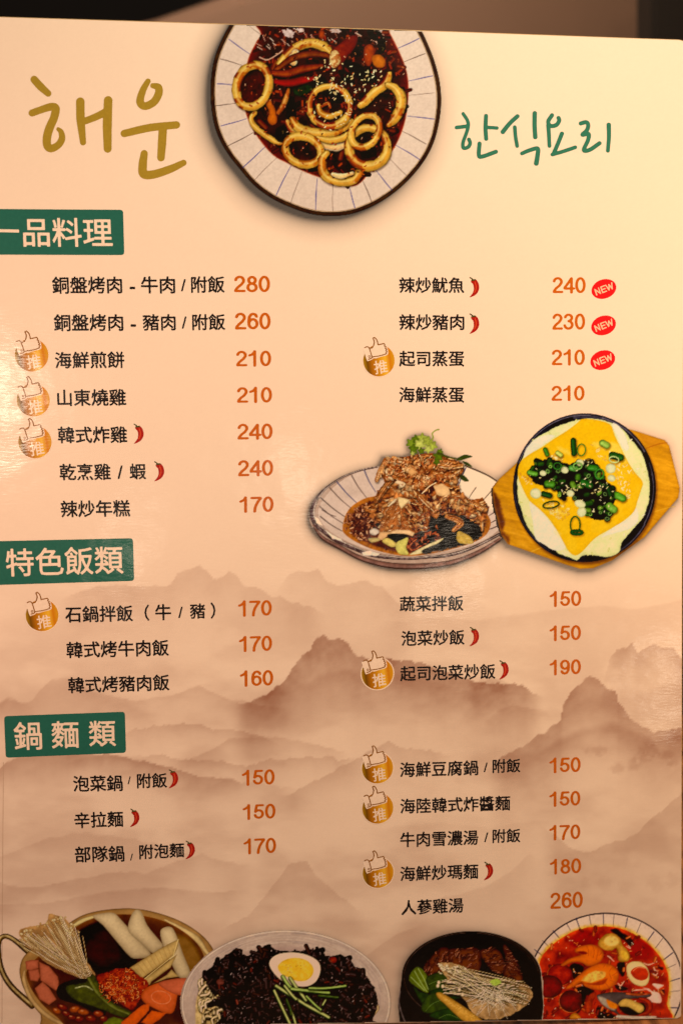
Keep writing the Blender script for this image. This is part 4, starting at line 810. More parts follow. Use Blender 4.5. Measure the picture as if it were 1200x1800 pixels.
for (x, y, r) in [(640, 130, 26), (668, 105, 22), (705, 100, 26), (735, 120, 28), (690, 140, 30), (655, 165, 26), (765, 145, 26), (740, 165, 22), (800, 205, 27), (790, 240, 18), (700, 175, 18), (810, 180, 16), (650, 190, 12)]:
    q = c((x, y))[0]; pts = [(q[0] + math.cos(a) * r / 3.33 * (1 + .28 * math.cos(a * 5 + x)), q[1] + math.sin(a) * r / 3.33 * (1 + .28 * math.cos(a * 5 + x))) for a in np.linspace(0, 6.28, 24)[:-1]]
    p.fill(pts, p.rng.choice([(160, 158, 62), (120, 130, 40), (186, 178, 84), (92, 104, 28)]), 'coriander_leaf', (.2, 4), edge=.3, ew=1.5)
p.stroke(c((745, 130), (768, 100), (765, 72), (785, 55), (802, 50)), [3, 2.5, 2, 2, 2.6], (140, 140, 50), 'coriander_stem', None, .3, .05)
p.stroke(c((800, 190), (860, 212), (930, 224)), [4, 3, 2], (66, 66, 20), 'coriander_stem', None, .3, .05)
for q in [((905, 225), (950, 198), (1000, 208), (960, 222), (925, 232)), ((940, 235), (975, 245), (998, 270), (960, 258)), ((925, 320), (950, 318), (980, 352), (950, 352), (930, 338))]: p.fill(smooth(c(*q), True, 3), (62, 70, 26), 'coriander_leaf', (.3, 4), edge=.2, rough=.5)
p.build('chicken_dish_picture', 'picture of shredded chicken heaped with coriander on an oval plate', OUT_Bp, con=1.12, gain=1.06)

# --- cheese egg in a black pan on a wooden board
p = Print(860, 726, 1199, 1004, 1.25, 7); c = cC
p.fill(OUT_Cb, (214, 136, 36), 'wooden_board', (.06, 60), edge=.25, ew=1.8)
w = p.win(OUT_Cb.min(0), OUT_Cb.max(0), 2); gx, gy = p.X[w], p.Y[w]; gr = fbm(gx * .25 + gy * .06, gy * 1.3 - gx * .35, 7, 3, 41); dd = sd_poly(gx, gy, OUT_Cb)
p.c[w] = p.c[w] * (1 - ((gr - .5) * .35 * sstep(1, -1, dd))[..., None])
for q in [((22, 500), (30, 600), (75, 780), (95, 700), (60, 560)), ((75, 775), (120, 830), (118, 790), (90, 760))]: p.fill(c(*q), (60, 22, 8), None, (.4, 8), soft=4, rough=2, alpha=.7)
p.fill(c((920, 140), (1085, 196), (1095, 212), (1000, 240), (940, 190)), (196, 116, 40), None, (.1, 10), soft=4, alpha=.5)
p.stroke(c((970, 240), (1040, 215), (1100, 205)), 1.5, (160, 84, 20), None, None, 0, 0, alpha=.7); p.stroke(c((1000, 640), (1080, 615), (1150, 600)), 1.2, (240, 170, 60), None, None, 0, 0, alpha=.6)
p.stroke(c((260, 880), (340, 850), (400, 850)), 1.8, (240, 170, 60), None, None, 0, 0, alpha=.6)
panP = OUT_Cp; cen = c((587, 485))[0]
p.fill(panP + np.array([2.5, 4.5]), (60, 28, 8), None, None, soft=4, alpha=.6, clip=OUT_Cb)
p.fill(panP, (22, 22, 34), 'black_pan', (.25, 20), edge=-.35, ew=1.5)
for a0, a1, rr, wd, al in ((200, 275, .975, 1.6, .6), (285, 330, .97, 2.0, .55), (-20, 30, .965, 1.6, .5), (30, 62, .975, 2.2, .45), (120, 190, .975, 1.2, .35), (262, 292, .955, 6, .35)):
    q = ring_pts(*cen, 443 / 3.5294 * rr, 462 / 3.5294 * rr, 0, a0, a1, 20); p.stroke(q, wd, (150, 130, 130), None, (.4, 6), 0, 0, alpha=al)
EGG = smooth(c((560, 60), (440, 95), (350, 140), (290, 175), (230, 235), (205, 300), (180, 380), (170, 470), (178, 560), (205, 650), (240, 730), (290, 800), (370, 850), (440, 895), (520, 925), (545, 935), (580, 905), (660, 905), (730, 915), (800, 885), (815, 830), (870, 760), (910, 720), (960, 650), (985, 570), (992, 500), (985, 420), (965, 330), (935, 260), (880, 190), (810, 110), (740, 78), (650, 58)), True, 4)
p.fill(EGG, (238, 218, 138), 'steamed_egg', (.07, 16), edge=.12, ew=3, rough=1.6, rs=9)
p.specks(120, EGG, (5, 2.4), [(226, 206, 116), (246, 230, 160), (216, 196, 110)], rnd=.2)
WH = (248, 216, 186)
for q in [((758, 88), (800, 100), (838, 160), (862, 240), (835, 250), (800, 190)), ((214, 300), (225, 245), (300, 172), (400, 160), (330, 220), (240, 280)), ((248, 570), (300, 610), (370, 690), (430, 770), (470, 860), (400, 872), (340, 838), (285, 800), (268, 700)), ((905, 600), (920, 690), (850, 745), (760, 770), (690, 792), (780, 720), (870, 670))]:
    p.fill(smooth(c(*q), True, 3), WH, 'egg_white', (.04, 14), edge=.08, ew=2, rough=.8)
CH = smooth(c((575, 58), (650, 62), (745, 90), (775, 160), (810, 230), (855, 320), (900, 390), (948, 448), (938, 500), (915, 570), (895, 630), (830, 690), (740, 745), (650, 800), (575, 880), (530, 905), (490, 880), (455, 820), (410, 740), (360, 670), (296, 608), (246, 566), (206, 494), (174, 402), (190, 325), (250, 275), (320, 235), (400, 180), (480, 130), (545, 80)), True, 3)
p.fill(CH, (250, 172, 34), 'cheese_slice', (.03, 40, (252, 186, 50), .3), edge=.10, ew=2)
for q in [((640, 205), (720, 200), (800, 220), (850, 330), (800, 300), (740, 250), (660, 240)), ((420, 230), (480, 250), (500, 280), (440, 260)), ((390, 740), (440, 770), (420, 800)), ((300, 590), (360, 600), (480, 640), (420, 650))]: p.fill(smooth(c(*q), True, 3), (252, 206, 104), None, (.05, 6), soft=4, alpha=.5, rough=2)
p.specks(70, c((620, 200), (860, 320), (900, 420), (860, 560), (740, 400)), (4, 2), [(244, 190, 110), (252, 214, 130), (226, 160, 60)], rnd=.1)
p.specks(60, c((330, 560), (500, 600), (480, 700), (380, 650), (360, 600)), (4, 2), [(240, 180, 90), (250, 206, 110), (220, 150, 50)], rnd=.1)
p.specks(26, c((370, 290), (440, 270), (450, 320), (380, 320)), (4, 2.2), [(250, 214, 130), (214, 150, 60)], rnd=.1)
p.specks(26, c((190, 400), (260, 410), (270, 470), (220, 460)), (3, 2), [(244, 180, 90), (214, 140, 40)], rnd=.1)
MASS = smooth(c((240, 395), (300, 320), (400, 315), (500, 335), (560, 310), (650, 330), (700, 420), (770, 480), (775, 560), (740, 640), (700, 685), (625, 672), (600, 600), (540, 545), (450, 535), (380, 480), (290, 460)), True, 3)
p.fill(MASS, (16, 26, 10), 'green_onion', (.5, 7), rough=3, rs=8, edge=.2)
GG = [(28, 50, 16), (18, 36, 12), (44, 74, 22), (72, 108, 30), (24, 42, 16), (104, 134, 44), (36, 60, 22)]
lo = MASS.min(0); hi = MASS.max(0); k = 0
while k < 78:
    x = p.rng.uniform(lo[0], hi[0]); y = p.rng.uniform(lo[1], hi[1])
    if sd_poly(np.array([x]), np.array([y]), MASS)[0] > 1: continue
    k += 1; a = p.rng.uniform(0, 3.14); l = p.rng.uniform(3, 9); g = p.rng.choice(GG); wd = p.rng.uniform(7, 11)
    P = [(x - math.cos(a) * l / 2, y - math.sin(a) * l / 2), (x + math.cos(a) * l / 2, y + math.sin(a) * l / 2)]
    p.stroke(P, wd, g, 'green_onion', (.2, 4), .55, .05, drop=.5, sm=False)
    if k % 3 == 0:
        e = ring_pts(P[1][0], P[1][1], wd * .33, wd * .42, math.degrees(a), n=14)[:-1]; p.fill(e, (min(g[0] + 90, 220), min(g[1] + 90, 225), g[2] + 60), None, None, edge=.2, ew=1); p.fill(ring_pts(P[1][0], P[1][1], wd * .15, wd * .22, math.degrees(a), n=12)[:-1], (18, 34, 10), None, None)
for (x, y, dx, dy, wd, g) in [(520, 232, 4, 80, 10, (30, 70, 22)), (350, 262, 12, 30, 8, (62, 110, 30)), (712, 214, 26, 14, 12, (150, 176, 70)), (785, 290, 50, 14, 13, (40, 84, 26)), (372, 462, 26, 4, 13, (80, 130, 40)), (805, 540, 40, 20, 13, (96, 150, 44)), (755, 610, 26, 20, 14, (120, 160, 56)), (265, 395, 40, 10, 9, (100, 150, 50)), (640, 362, 40, 6, 12, (56, 112, 34)), (520, 365, 30, 6, 11, (90, 140, 60)), (352, 528, 40, 10, 10, (30, 66, 24)), (600, 460, 40, 20, 13, (40, 90, 30)), (740, 500, 20, 50, 12, (20, 52, 20)), (430, 275, 20, 14, 8, (190, 190, 80))]:
    q = c((x - dx / 2, y - dy / 2), (x + dx / 2, y + dy / 2)); p.stroke(q, wd, g, 'green_onion', (.2, 4), .45, .08, drop=.5, sm=False)
for (x, y, rx, ry) in [(285, 520, 10, 9), (750, 365, 9, 9), (570, 635, 8, 9), (465, 375, 7, 6), (330, 395, 6, 5), (560, 585, 10, 7), (500, 520, 7, 6), (755, 425, 7, 6), (560, 330, 7, 6)]:
    p.fill(ring_pts(*c((x, y))[0], rx, ry, 20, n=20)[:-1], (232, 216, 150), 'onion_white', (.1, 4), edge=.25, ew=2)
for (x, y, rx, ry, r, wd, g) in [(568, 250, 25, 36, 5, 2.0, (60, 110, 36)), (380, 590, 50, 20, -10, 2.6, (20, 56, 20)), (530, 715, 30, 52, 0, 2.6, (34, 84, 28)), (680, 400, 26, 30, 10, 3, (60, 120, 40)), (545, 350, 26, 20, 0, 2.6, (120, 160, 70)), (770, 310, 30, 18, 10, 2, (200, 210, 120)), (540, 762, 34, 12, 0, 5, (26, 70, 22)), (420, 350, 24, 20, 0, 2.4, (50, 100, 34)), (615, 318, 22, 12, 0, 2, (70, 60, 40))]:
    p.stroke(ring_pts(*c((x, y))[0], rx / 3.53, ry / 3.53, r, n=20), wd, g, 'green_onion', (.2, 4), .3, .08, drop=.3)
for q, n in [(MASS, 46), (c((600, 440), (740, 460), (700, 580), (620, 540)), 20), (c((440, 500), (560, 420), (560, 500), (480, 560)), 16)]:
    p.specks(int(n * .7), q, (2.6, 1.8), [(250, 222, 150), (236, 196, 120)], rnd=.3)
p.build('cheese_egg_dish_picture', 'picture of yellow cheese egg with green onion in a black pan on a wooden board', OUT_Cb, LAY * 1.7)

# --- hot pot in a brass pan
p = Print(-56, 1588, 392, 1811, 1.25, 11); c = cD
def metal_stroke(pts, wd):
    p.stroke(pts, wd, (88, 62, 36), 'pan_handle', (.3, 8), .6, .0); p.stroke(np.asarray(smooth(pts, False, 4)) + np.array([-.8, -1]), np.max(wd) * .3, (176, 138, 90), None, (.4, 8), .1, 0, alpha=.8, sm=False)
metal_stroke(c((150, 278), (70, 212), (20, 198), (-6, 240), (6, 360), (60, 460), (170, 562)), [11, 9, 9, 9, 10, 11, 12])
metal_stroke(c((1230, 190), (1300, 160), (1345, 142), (1360, 146)), [3, 5, 6, 5])
pot = smooth(c((300, 180), (380, 118), (460, 78), (580, 55), (720, 52), (860, 82), (980, 132), (1080, 205), (1135, 290), (1150, 400), (1140, 560), (1080, 700), (300, 700), (215, 610), (150, 520), (112, 430), (108, 350), (150, 280)), True, 4)
p.fill(smooth(c((215, 560), (240, 640), (250, 740), (900, 740), (700, 600)), True, 3), (104, 66, 40), None, (.2, 12))
p.fill(pot, (152, 106, 62), 'brass_pan', (.18, 26), edge=.45, ew=1.6)
inn = smooth(c((400, 150), (480, 108), (580, 84), (720, 84), (850, 112), (950, 160), (1040, 235), (1080, 320), (1080, 420), (1040, 600), (900, 690), (420, 690), (300, 622), (210, 540), (150, 440), (145, 370), (220, 290)), True, 4)
p.stroke(smooth(c((870, 110), (960, 160), (1040, 215), (1096, 290)), False, 5), [3, 9, 12, 6], (214, 168, 112), None, (.15, 14), .5, 0, sm=False, alpha=.8)
p.stroke(smooth(c((130, 380), (128, 430), (160, 520), (230, 600), (320, 655), (400, 680)), False, 5), [3, 7, 8, 8, 7, 5], (190, 142, 94), None, (.15, 14), .5, 0, sm=False, alpha=.7)
p.stroke(smooth(c((360, 160), (430, 118), (500, 92)), False, 5), [3, 9, 5], (206, 170, 112), None, (.15, 14), .5, 0, sm=False, alpha=.8)
p.fill(inn, (66, 36, 16), None, (.25, 20), edge=-.6, ew=9)
p.fill(smooth(c((880, 200), (980, 200), (1050, 290), (1070, 400), (1010, 420), (960, 300)), True, 3), (120, 80, 40), None, (.15, 18), soft=6)
BR = smooth(c((400, 190), (520, 120), (640, 130), (720, 300), (700, 360), (560, 400), (470, 380), (420, 300)), True, 3)
p.fill(BR, (32, 12, 8), 'broth', (.3, 22), soft=3)
p.fill(smooth(c((440, 260), (520, 170), (600, 190), (640, 300), (560, 360), (470, 320)), True, 3), (58, 22, 12), None, (.35, 16), soft=8, alpha=.8)
# enoki bundle
fan = smooth(c((100, 180), (140, 150), (240, 130), (260, 80), (310, 90), (350, 110), (400, 190), (412, 270), (500, 390), (470, 425), (380, 400), (250, 340), (160, 260)), True, 3)
p.fill(fan, (156, 108, 66), 'enoki_mushroom', (.25, 10), rough=1.5)
for k in range(120):
    t = p.rng.random(); a = c((p.rng.uniform(420, 490), p.rng.uniform(385, 420)))[0]
    b = np.array([np.interp(t, [0, .35, .5, .75, 1], [100, 150, 250, 310, 400]), np.interp(t, [0, .35, .5, .75, 1], [200, 160, 110, 90, 190])]) + np.array([p.rng.uniform(0, 50), p.rng.uniform(0, 60)])
    b = c(tuple(b))[0]; mid = (a + b) / 2 + np.array([p.rng.uniform(-3, 4), p.rng.uniform(0, 7)])
    p.stroke([a, mid, b], [1.0, 1.5, 1.6], p.rng.choice([(202, 156, 106), (180, 132, 84), (220, 178, 128), (150, 104, 64)]), None, None, .5, .06)
for k in range(46):
    t = p.rng.random(); b = c((np.interp(t, [0, .35, .5, .75, 1], [100, 160, 262, 320, 396]) + p.rng.uniform(-10, 34), np.interp(t, [0, .35, .5, .75, 1], [190, 165, 100, 95, 190]) + p.rng.uniform(-14, 34)))[0]
    p.fill(ring_pts(*b, p.rng.uniform(1.6, 3), p.rng.uniform(1.3, 2.2), p.rng.uniform(0, 90), n=12)[:-1], p.rng.choice([(222, 180, 128), (206, 158, 104), (190, 136, 80)]), None, None, edge=.3, ew=1)
for q in [((490, 92), (540, 76), (600, 74), (640, 110), (720, 200), (795, 285), (780, 308), (735, 314), (690, 308), (620, 230), (545, 140)), ((676, 140), (696, 80), (722, 55), (750, 74), (778, 140), (830, 205), (862, 248), (830, 276), (800, 284), (740, 230), (684, 180)), ((845, 175), (868, 150), (905, 150), (930, 190), (970, 300), (1004, 385), (985, 418), (940, 410), (900, 330), (862, 250))]:
    p.fill(smooth(c(*q), True, 3), (202, 160, 116), 'rice_cake', (.04, 20), edge=.32, ew=5, lit=.12)
for q in [((685, 362), (800, 290), (900, 232), (945, 212), (936, 262), (918, 296), (840, 356), (750, 420)), ((756, 426), (840, 366), (935, 292), (900, 362), (800, 436), (790, 456)), ((800, 450), (880, 400), (905, 372), (945, 410), (880, 420))]:
    p.fill(c(*q), (186, 140, 84), 'tofu_skin', (.10, 10), edge=.35, ew=2)
for k in range(9): p.stroke(c((760 + k * 18, 420 - k * 14), (705 + k * 22, 358 - k * 15)), .9, (150, 104, 56), None, None, 0, 0, alpha=.6)
p.stroke(c((940, 215), (915, 300), (760, 424)), 1.3, (224, 180, 110), None, None, 0, 0, sm=False)
SP = [((135, 330), (165, 322), (205, 322), (206, 365), (168, 380), (140, 372)), ((150, 378), (205, 368), (214, 410), (200, 436), (160, 430)), ((206, 330), (262, 356), (306, 410), (312, 440), (306, 490), (262, 462), (215, 430)), ((184, 472), (226, 436), (262, 470), (300, 530), (260, 560), (210, 530))]
for q in SP: p.fill(c(*q), (170, 88, 62), 'sausage_cube', (.08, 12), edge=.3, ew=2)
p.fill(smooth(c((300, 480), (340, 440), (460, 420), (500, 480), (560, 560), (540, 620), (420, 560), (320, 530)), True, 3), (22, 22, 12), 'green_leaf', (.45, 8), edge=.2)
p.fill(smooth(c((352, 458), (450, 440), (486, 398), (510, 420), (550, 500), (620, 560), (696, 600), (660, 628), (600, 610), (500, 570), (410, 540), (362, 505)), True, 3), (70, 68, 28), 'green_leaf', (.3, 7), edge=.35, ew=2)
p.stroke(c((470, 420), (520, 500), (600, 570), (680, 606)), [6, 8, 8, 5], (92, 88, 38), None, (.2, 8), .4, .05); p.stroke(c((400, 470), (450, 460), (490, 480)), 2.5, (150, 140, 90), None, (.4, 5), .2, 0)
p.fill(c((550, 640), (600, 620), (660, 640), (640, 680), (540, 680)), (104, 104, 36), 'green_leaf', (.2, 6), edge=.3, rough=1)
KI = smooth(c((510, 410), (560, 390), (620, 368), (690, 372), (740, 410), (785, 440), (770, 480), (745, 510), (720, 560), (690, 585), (650, 560), (600, 520), (545, 470)), True, 3)
p.fill(KI, (150, 50, 18), 'kimchi', (.4, 7), rough=2.4, rs=6, edge=.2)
for k in range(200):
    a = p.rng.uniform(0, 6.28); r = math.sqrt(p.rng.random()) * .92; q = c((648 + math.cos(a) * r * 125, 462 + math.sin(a) * r * 90))[0]; b = p.rng.uniform(0, 6.28)
    p.stroke([q, q + np.array([math.cos(b), math.sin(b)]) * 4, q + np.array([math.cos(b + .9), math.sin(b + .9)]) * 7.5], [1, 1.8, 1], p.rng.choice([(204, 88, 38), (186, 62, 24), (214, 108, 50), (120, 34, 12), (216, 122, 66), (150, 46, 16)]), None, None, .4, .08)
for q, col in [(((745, 510), (770, 470), (840, 440), (900, 430), (990, 420), (975, 470), (940, 500), (920, 590), (880, 605), (800, 570), (760, 545)), (196, 86, 46)), (((840, 440), (930, 420), (995, 425), (975, 500), (930, 505), (860, 470)), (188, 90, 60))]:
    p.fill(smooth(c(*q), True, 3), col, 'sausage_slice', (.08, 12), edge=.25, ew=3)
p.stroke(ring_pts(*c((850, 520))[0], 17, 11, 10, n=20), 1.4, (216, 120, 80), None, (.3, 5), 0, 0, alpha=.7)
for q in [((640, 650), (690, 610), (750, 560), (790, 550), (786, 590), (740, 640), (700, 680), (640, 680)), ((745, 650), (800, 590), (880, 600), (850, 630), (790, 670))]: p.fill(c(*q), (206, 84, 26), 'carrot_slice', (.1, 8), edge=.2, ew=2, rough=1.2, rs=4)
for (x, y, rx, ry, r) in [(330, 570, 30, 16, 20), (395, 582, 30, 19, -10), (352, 605, 26, 16, 20), (440, 596, 32, 18, 10), (420, 632, 26, 18, 0), (480, 630, 30, 20, 10), (520, 606, 28, 18, 10), (548, 632, 22, 18, 0), (300, 590, 26, 16, 30), (380, 625, 24, 15, 10)]:
    p.fill(ring_pts(*c((x, y))[0], rx / 3, ry / 3, r, n=18)[:-1], p.rng.choice([(150, 62, 26), (124, 46, 18), (166, 78, 36)]), 'bean', (.15, 4), edge=.5, ew=2.5); p.fill(ring_pts(*c((x - 6, y - 6))[0], 3, 1.2, r, n=10)[:-1], (206, 140, 96), None, None, alpha=.6)
p.build('hot_pot_dish_picture', 'picture of a brass hot pot with enoki, rice cakes and kimchi at the bottom left', pot, gain=.92)

# --- black bean noodles
p = Print(312, 1628, 696, 1811, 1.25, 13); c = cE
OE = smooth(OUT_E, True, 2)
p.fill(OE, (164, 130, 110), 'china_bowl', (.07, 24), edge=.30, ew=2)
for k in range(150):
    a = p.rng.uniform(180, 360); rr = p.rng.uniform(.80, .975); da = p.rng.uniform(5, 16)
    q = ring_pts(*c((607, 490))[0], 553 / 3 * rr, 385 / 3 * rr, 0, a, a + da, 6); p.stroke(q, p.rng.uniform(.8, 2.2), p.rng.choice([(120, 98, 92), (188, 152, 128), (136, 110, 100), (200, 164, 136)]), None, None, 0, 0, alpha=.28, soft=.9)
inn = ring_pts(*c((600, 520))[0], 475 / 3, 330 / 3, 0, n=60)[:-1]
p.fill(inn, (146, 112, 98), None, (.08, 20), soft=5, alpha=.7)
p.stroke(np.vstack([OE, OE[:1]]) + (c((607, 490))[0] - np.vstack([OE, OE[:1]])) * .015, 3.2, (204, 166, 142), None, (.12, 10), .2, 0, sm=False, alpha=.75)
p.fill(smooth(c((150, 430), (215, 380), (290, 430), (300, 640), (150, 640), (132, 520)), True, 3), (178, 138, 88), None, (.3, 8), soft=2)
for k in range(110):
    y = p.rng.uniform(380, 600); x = 150 + p.rng.uniform(0, 120) * (1 if y > 440 else .6); q = c((x, y))[0]; a = p.rng.uniform(-1.9, -.9)
    p.stroke([q, q + np.array([math.cos(a) * 6, math.sin(a) * 9]), q + np.array([math.cos(a + .9) * 13, math.sin(a + .6) * 15])], 4.2, p.rng.choice([(196, 156, 104), (176, 134, 84), (212, 174, 122)]), 'noodle' if k > 100 else None, None, .55, .08, drop=.5)
p.stroke(c((150, 440), (170, 410), (200, 385), (215, 400), (200, 440), (160, 450)), 4.5, (206, 166, 114), 'noodle', None, .55, .08, drop=.5)
p.stroke(c((1085, 490), (1092, 520), (1070, 550)), 4, (170, 130, 86), 'noodle', None, .5, .05)
SAU = smooth(c((170, 350), (200, 310), (262, 262), (300, 235), (345, 202), (378, 210), (385, 242), (440, 225), (470, 200), (520, 190), (560, 208), (610, 216), (680, 214), (740, 206), (795, 208), (815, 238), (850, 240), (895, 236), (940, 262), (975, 300), (1020, 335), (1065, 400), (1088, 460), (1085, 520), (1060, 580), (1050, 640), (290, 640), (265, 570), (280, 530), (240, 505), (192, 515), (200, 490), (260, 455), (275, 440), (232, 446), (205, 415), (220, 385), (185, 375)), True, 3)
p.fill(SAU, (32, 19, 17), 'black_bean_sauce', (.5, 8), rough=2, rs=6, edge=.2)
p.specks(240, SAU, (12, 8), [(24, 14, 13), (40, 25, 22), (50, 32, 29), (15, 9, 9), (46, 24, 17)], rnd=.35)
p.specks(260, SAU, (6, 3), [(20, 12, 11), (58, 38, 34), (74, 50, 45), (14, 8, 8), (44, 22, 16)], rnd=.3)
p.specks(200, SAU, (2.4, 1.2), [(112, 84, 76), (92, 66, 62), (150, 116, 102)], rnd=.1)
p.specks(26, SAU, (6, 5), [(84, 30, 18), (110, 48, 34), (70, 24, 14)], rnd=.6)
p.fill(ring_pts(*c((855, 262))[0], 7, 6, 0, n=14)[:-1], (128, 44, 22), 'meat_cube', (.2, 4), edge=.3)
p.fill(ring_pts(*c((262, 378))[0], 7, 6, 0, n=14)[:-1], (112, 60, 50), 'meat_cube', (.2, 4), edge=.3)
for k in range(70):
    q = c((p.rng.uniform(230, 1040), p.rng.uniform(230, 600)))[0]; a = p.rng.uniform(-.6, .9)
    if sd_poly(q[:1], q[1:], SAU)[0] < -5: p.stroke([q, q + np.array([math.cos(a), math.sin(a)]) * 3.5, q + np.array([math.cos(a + .7), math.sin(a + .7)]) * 7], [.8, 2.2, .8], (104, 82, 76), None, None, .1, 0, alpha=.55, soft=1.3)
EG = smooth(c((520, 290), (535, 250), (580, 228), (650, 222), (720, 236), (775, 268), (790, 315), (770, 370), (730, 398), (680, 402), (620, 390), (560, 350)), True, 4)
p.fill(EG, (232, 190, 146), 'boiled_egg', (.03, 14), edge=.22, ew=3)
p.fill(smooth(c((565, 295), (600, 262), (660, 250), (720, 266), (752, 305), (745, 345), (710, 372), (660, 372), (610, 350), (578, 330)), True, 4), (206, 146, 46), 'egg_yolk', (.07, 8, (222, 166, 70), .5), edge=.12, ew=2, soft=1.2)
p.specks(12, c((590, 290), (720, 280), (700, 350), (620, 340)), (2, 1.2), [(236, 186, 90), (180, 110, 40)])
for pts, wd, dk in [(((545, 425), (585, 510), (630, 605)), 7, 0), (((612, 480), (645, 560), (660, 610)), 6, 0), (((555, 400), (640, 455), (720, 505), (800, 548), (832, 566)), 8, 0), (((590, 350), (612, 385), (634, 412)), 9, 1), (((628, 358), (670, 420), (712, 475)), 8, 0), (((636, 416), (720, 425), (832, 436)), 8, 1), (((730, 412), (820, 412), (920, 400)), 6, 1), (((600, 400), (640, 450), (660, 470)), 7, 0), (((715, 455), (760, 500), (790, 525)), 6, 1), (((780, 450), (830, 455), (880, 460)), 5, 2), (((800, 500), (815, 475)), 5, 0), (((610, 470), (630, 520), (634, 550)), 4, 2)]:
    col = [(160, 150, 84), (138, 142, 70), (70, 78, 34)][dk]
    p.stroke(c(*pts), wd * .78, (48, 66, 22), 'cucumber_strip', None, .3, 0, drop=.7); p.stroke(np.asarray(c(*pts)) + np.array([.4, -.6]), wd * .55, col, None, (.1, 6), .3, .06)
p.build('black_noodle_dish_picture', 'picture of black bean noodles with half an egg in a grey china bowl', OE, LAY * 1.7)

# --- black pot with beef and enoki
p = Print(696, 1630, 968, 1800, 1.25, 17); c = cF
p.fill(OUT_F, (20, 15, 14), 'black_pot', (.3, 22), edge=-.5, ew=1.2)
cen = c((325, 300))[0]
p.fill(ring_pts(*cen, 262 / 2.353, 172 / 2.353, 0, n=50)[:-1], (9, 7, 7), None, None, soft=2)
for a0, a1, rr, al in ((185, 265, .97, .5), (275, 355, .965, .45), (300, 340, .93, .3), (100, 178, .965, .45)): p.stroke(ring_pts(*cen, 288 / 2.353 * rr, 190 / 2.353 * rr, 0, a0, a1, 24), 1.3, (120, 88, 74), None, (.4, 9), 0, 0, alpha=al)
p.stroke(c((30, 360), (26, 410), (44, 470), (60, 500)), [2.5, 3, 3, 2], (112, 92, 84), None, (.3, 9), .3, 0, alpha=.7)
for q in [((126, 262), (160, 215), (200, 178), (232, 184), (236, 240), (210, 300), (150, 296)), ((228, 186), (290, 182), (345, 178), (366, 215), (362, 262), (340, 290), (260, 262), (232, 240)), ((360, 192), (400, 180), (442, 192), (466, 250), (470, 286), (420, 280), (380, 240)), ((455, 176), (466, 166), (490, 200), (520, 250), (536, 312), (490, 322), (456, 300), (468, 240))]:
    P = smooth(c(*q), True, 3); p.fill(P, (96, 50, 32), 'beef_slice', (.25, 9), edge=.45, ew=3, rough=1)
    fibres(p, P, 34, [(112, 58, 38), (76, 36, 22), (124, 68, 44), (56, 24, 14)], 9, 3.0, lambda x, y: .5 + .01 * x, .2)
for q, col in [(((66, 312), (84, 268), (110, 258), (140, 290), (152, 330), (146, 366), (110, 350)), (92, 96, 36)), (((84, 340), (112, 360), (150, 372), (150, 410), (120, 408)), (44, 56, 22)), (((140, 300), (190, 280), (222, 286), (230, 330), (200, 350), (160, 372), (142, 340)), (56, 64, 26)), (((150, 360), (220, 340), (270, 340), (285, 380), (240, 400), (190, 390)), (40, 54, 20)), (((118, 420), (146, 375), (186, 366), (210, 400), (240, 440), (180, 450), (130, 446)), (56, 66, 28)), (((180, 440), (250, 430), (300, 470), (260, 486), (200, 480), (150, 460)), (42, 58, 24))]:
    P = smooth(c(*q), True, 3); p.fill(P, col, 'green_leaf', (.25, 8), edge=.3, ew=2)
for pts in [((90, 275), (115, 320), (140, 360)), ((75, 300), (105, 330), (130, 355)), ((105, 265), (130, 310), (146, 350))]: p.stroke(c(*pts), 1.6, (150, 154, 84), None, None, .2, 0, alpha=.8)
for pts in [((135, 440), (165, 410), (200, 395)), ((150, 330), (185, 315), (220, 310)), ((190, 470), (230, 455), (270, 470))]: p.stroke(c(*pts), 1.0, (104, 118, 60), None, None, .2, 0, alpha=.8)
EN = smooth(c((190, 250), (240, 240), (300, 262), (330, 280), (420, 300), (540, 325), (575, 360), (565, 400), (500, 450), (420, 476), (340, 460), (300, 400), (250, 340)), True, 3)
p.fill(EN, (154, 112, 72), 'enoki_mushroom', (.3, 8), rough=2)
for k in range(80):
    t = p.rng.random(); a = c((p.rng.uniform(200, 300), p.rng.uniform(250, 375)))[0]; b = c((p.rng.uniform(400, 575), p.rng.uniform(318, 420)))[0]
    p.stroke([a, (a + b) / 2 + np.array([0, p.rng.uniform(-5, 4)]), b], [1.6, 1.5, 1.0], p.rng.choice([(216, 178, 124), (198, 158, 104), (230, 194, 142), (160, 122, 78)]), None, None, .4, .10, drop=.3)
for k in range(70):
    a = c((p.rng.uniform(380, 450), p.rng.uniform(340, 400)))[0]; an = p.rng.uniform(.1, 2.9); L = p.rng.uniform(14, 38); b = a + np.array([math.cos(an) * L * 1.2, math.sin(an) * L]); m_ = (a + b) / 2 + np.array([p.rng.uniform(-6, 6), p.rng.uniform(-4, 4)])
    p.stroke([a, m_, b], .9, p.rng.choice([(206, 170, 132), (182, 146, 112), (222, 188, 152)]), None, None, .2, .03, alpha=.85)
for k in range(34):
    b = c((p.rng.uniform(190, 300), 0))[0][0]; y = p.rng.uniform(240, 285) + (b - 770) * .35
    p.fill(ring_pts(b, 1590 + y / 2.353, p.rng.uniform(1.5, 3), p.rng.uniform(1.3, 2.4), 20, n=12)[:-1], p.rng.choice([(222, 186, 136), (204, 164, 112), (232, 200, 150)]), None, None, edge=.35, ew=1)
for (x, y) in [(190, 322), (206, 338), (186, 336), (275, 352), (288, 372), (430, 395)]: p.fill(ring_pts(*c((x, y))[0], 3, 3.6, 0, n=12)[:-1], (226, 186, 136), 'mushroom_cap', None, edge=.35, ew=1.4)
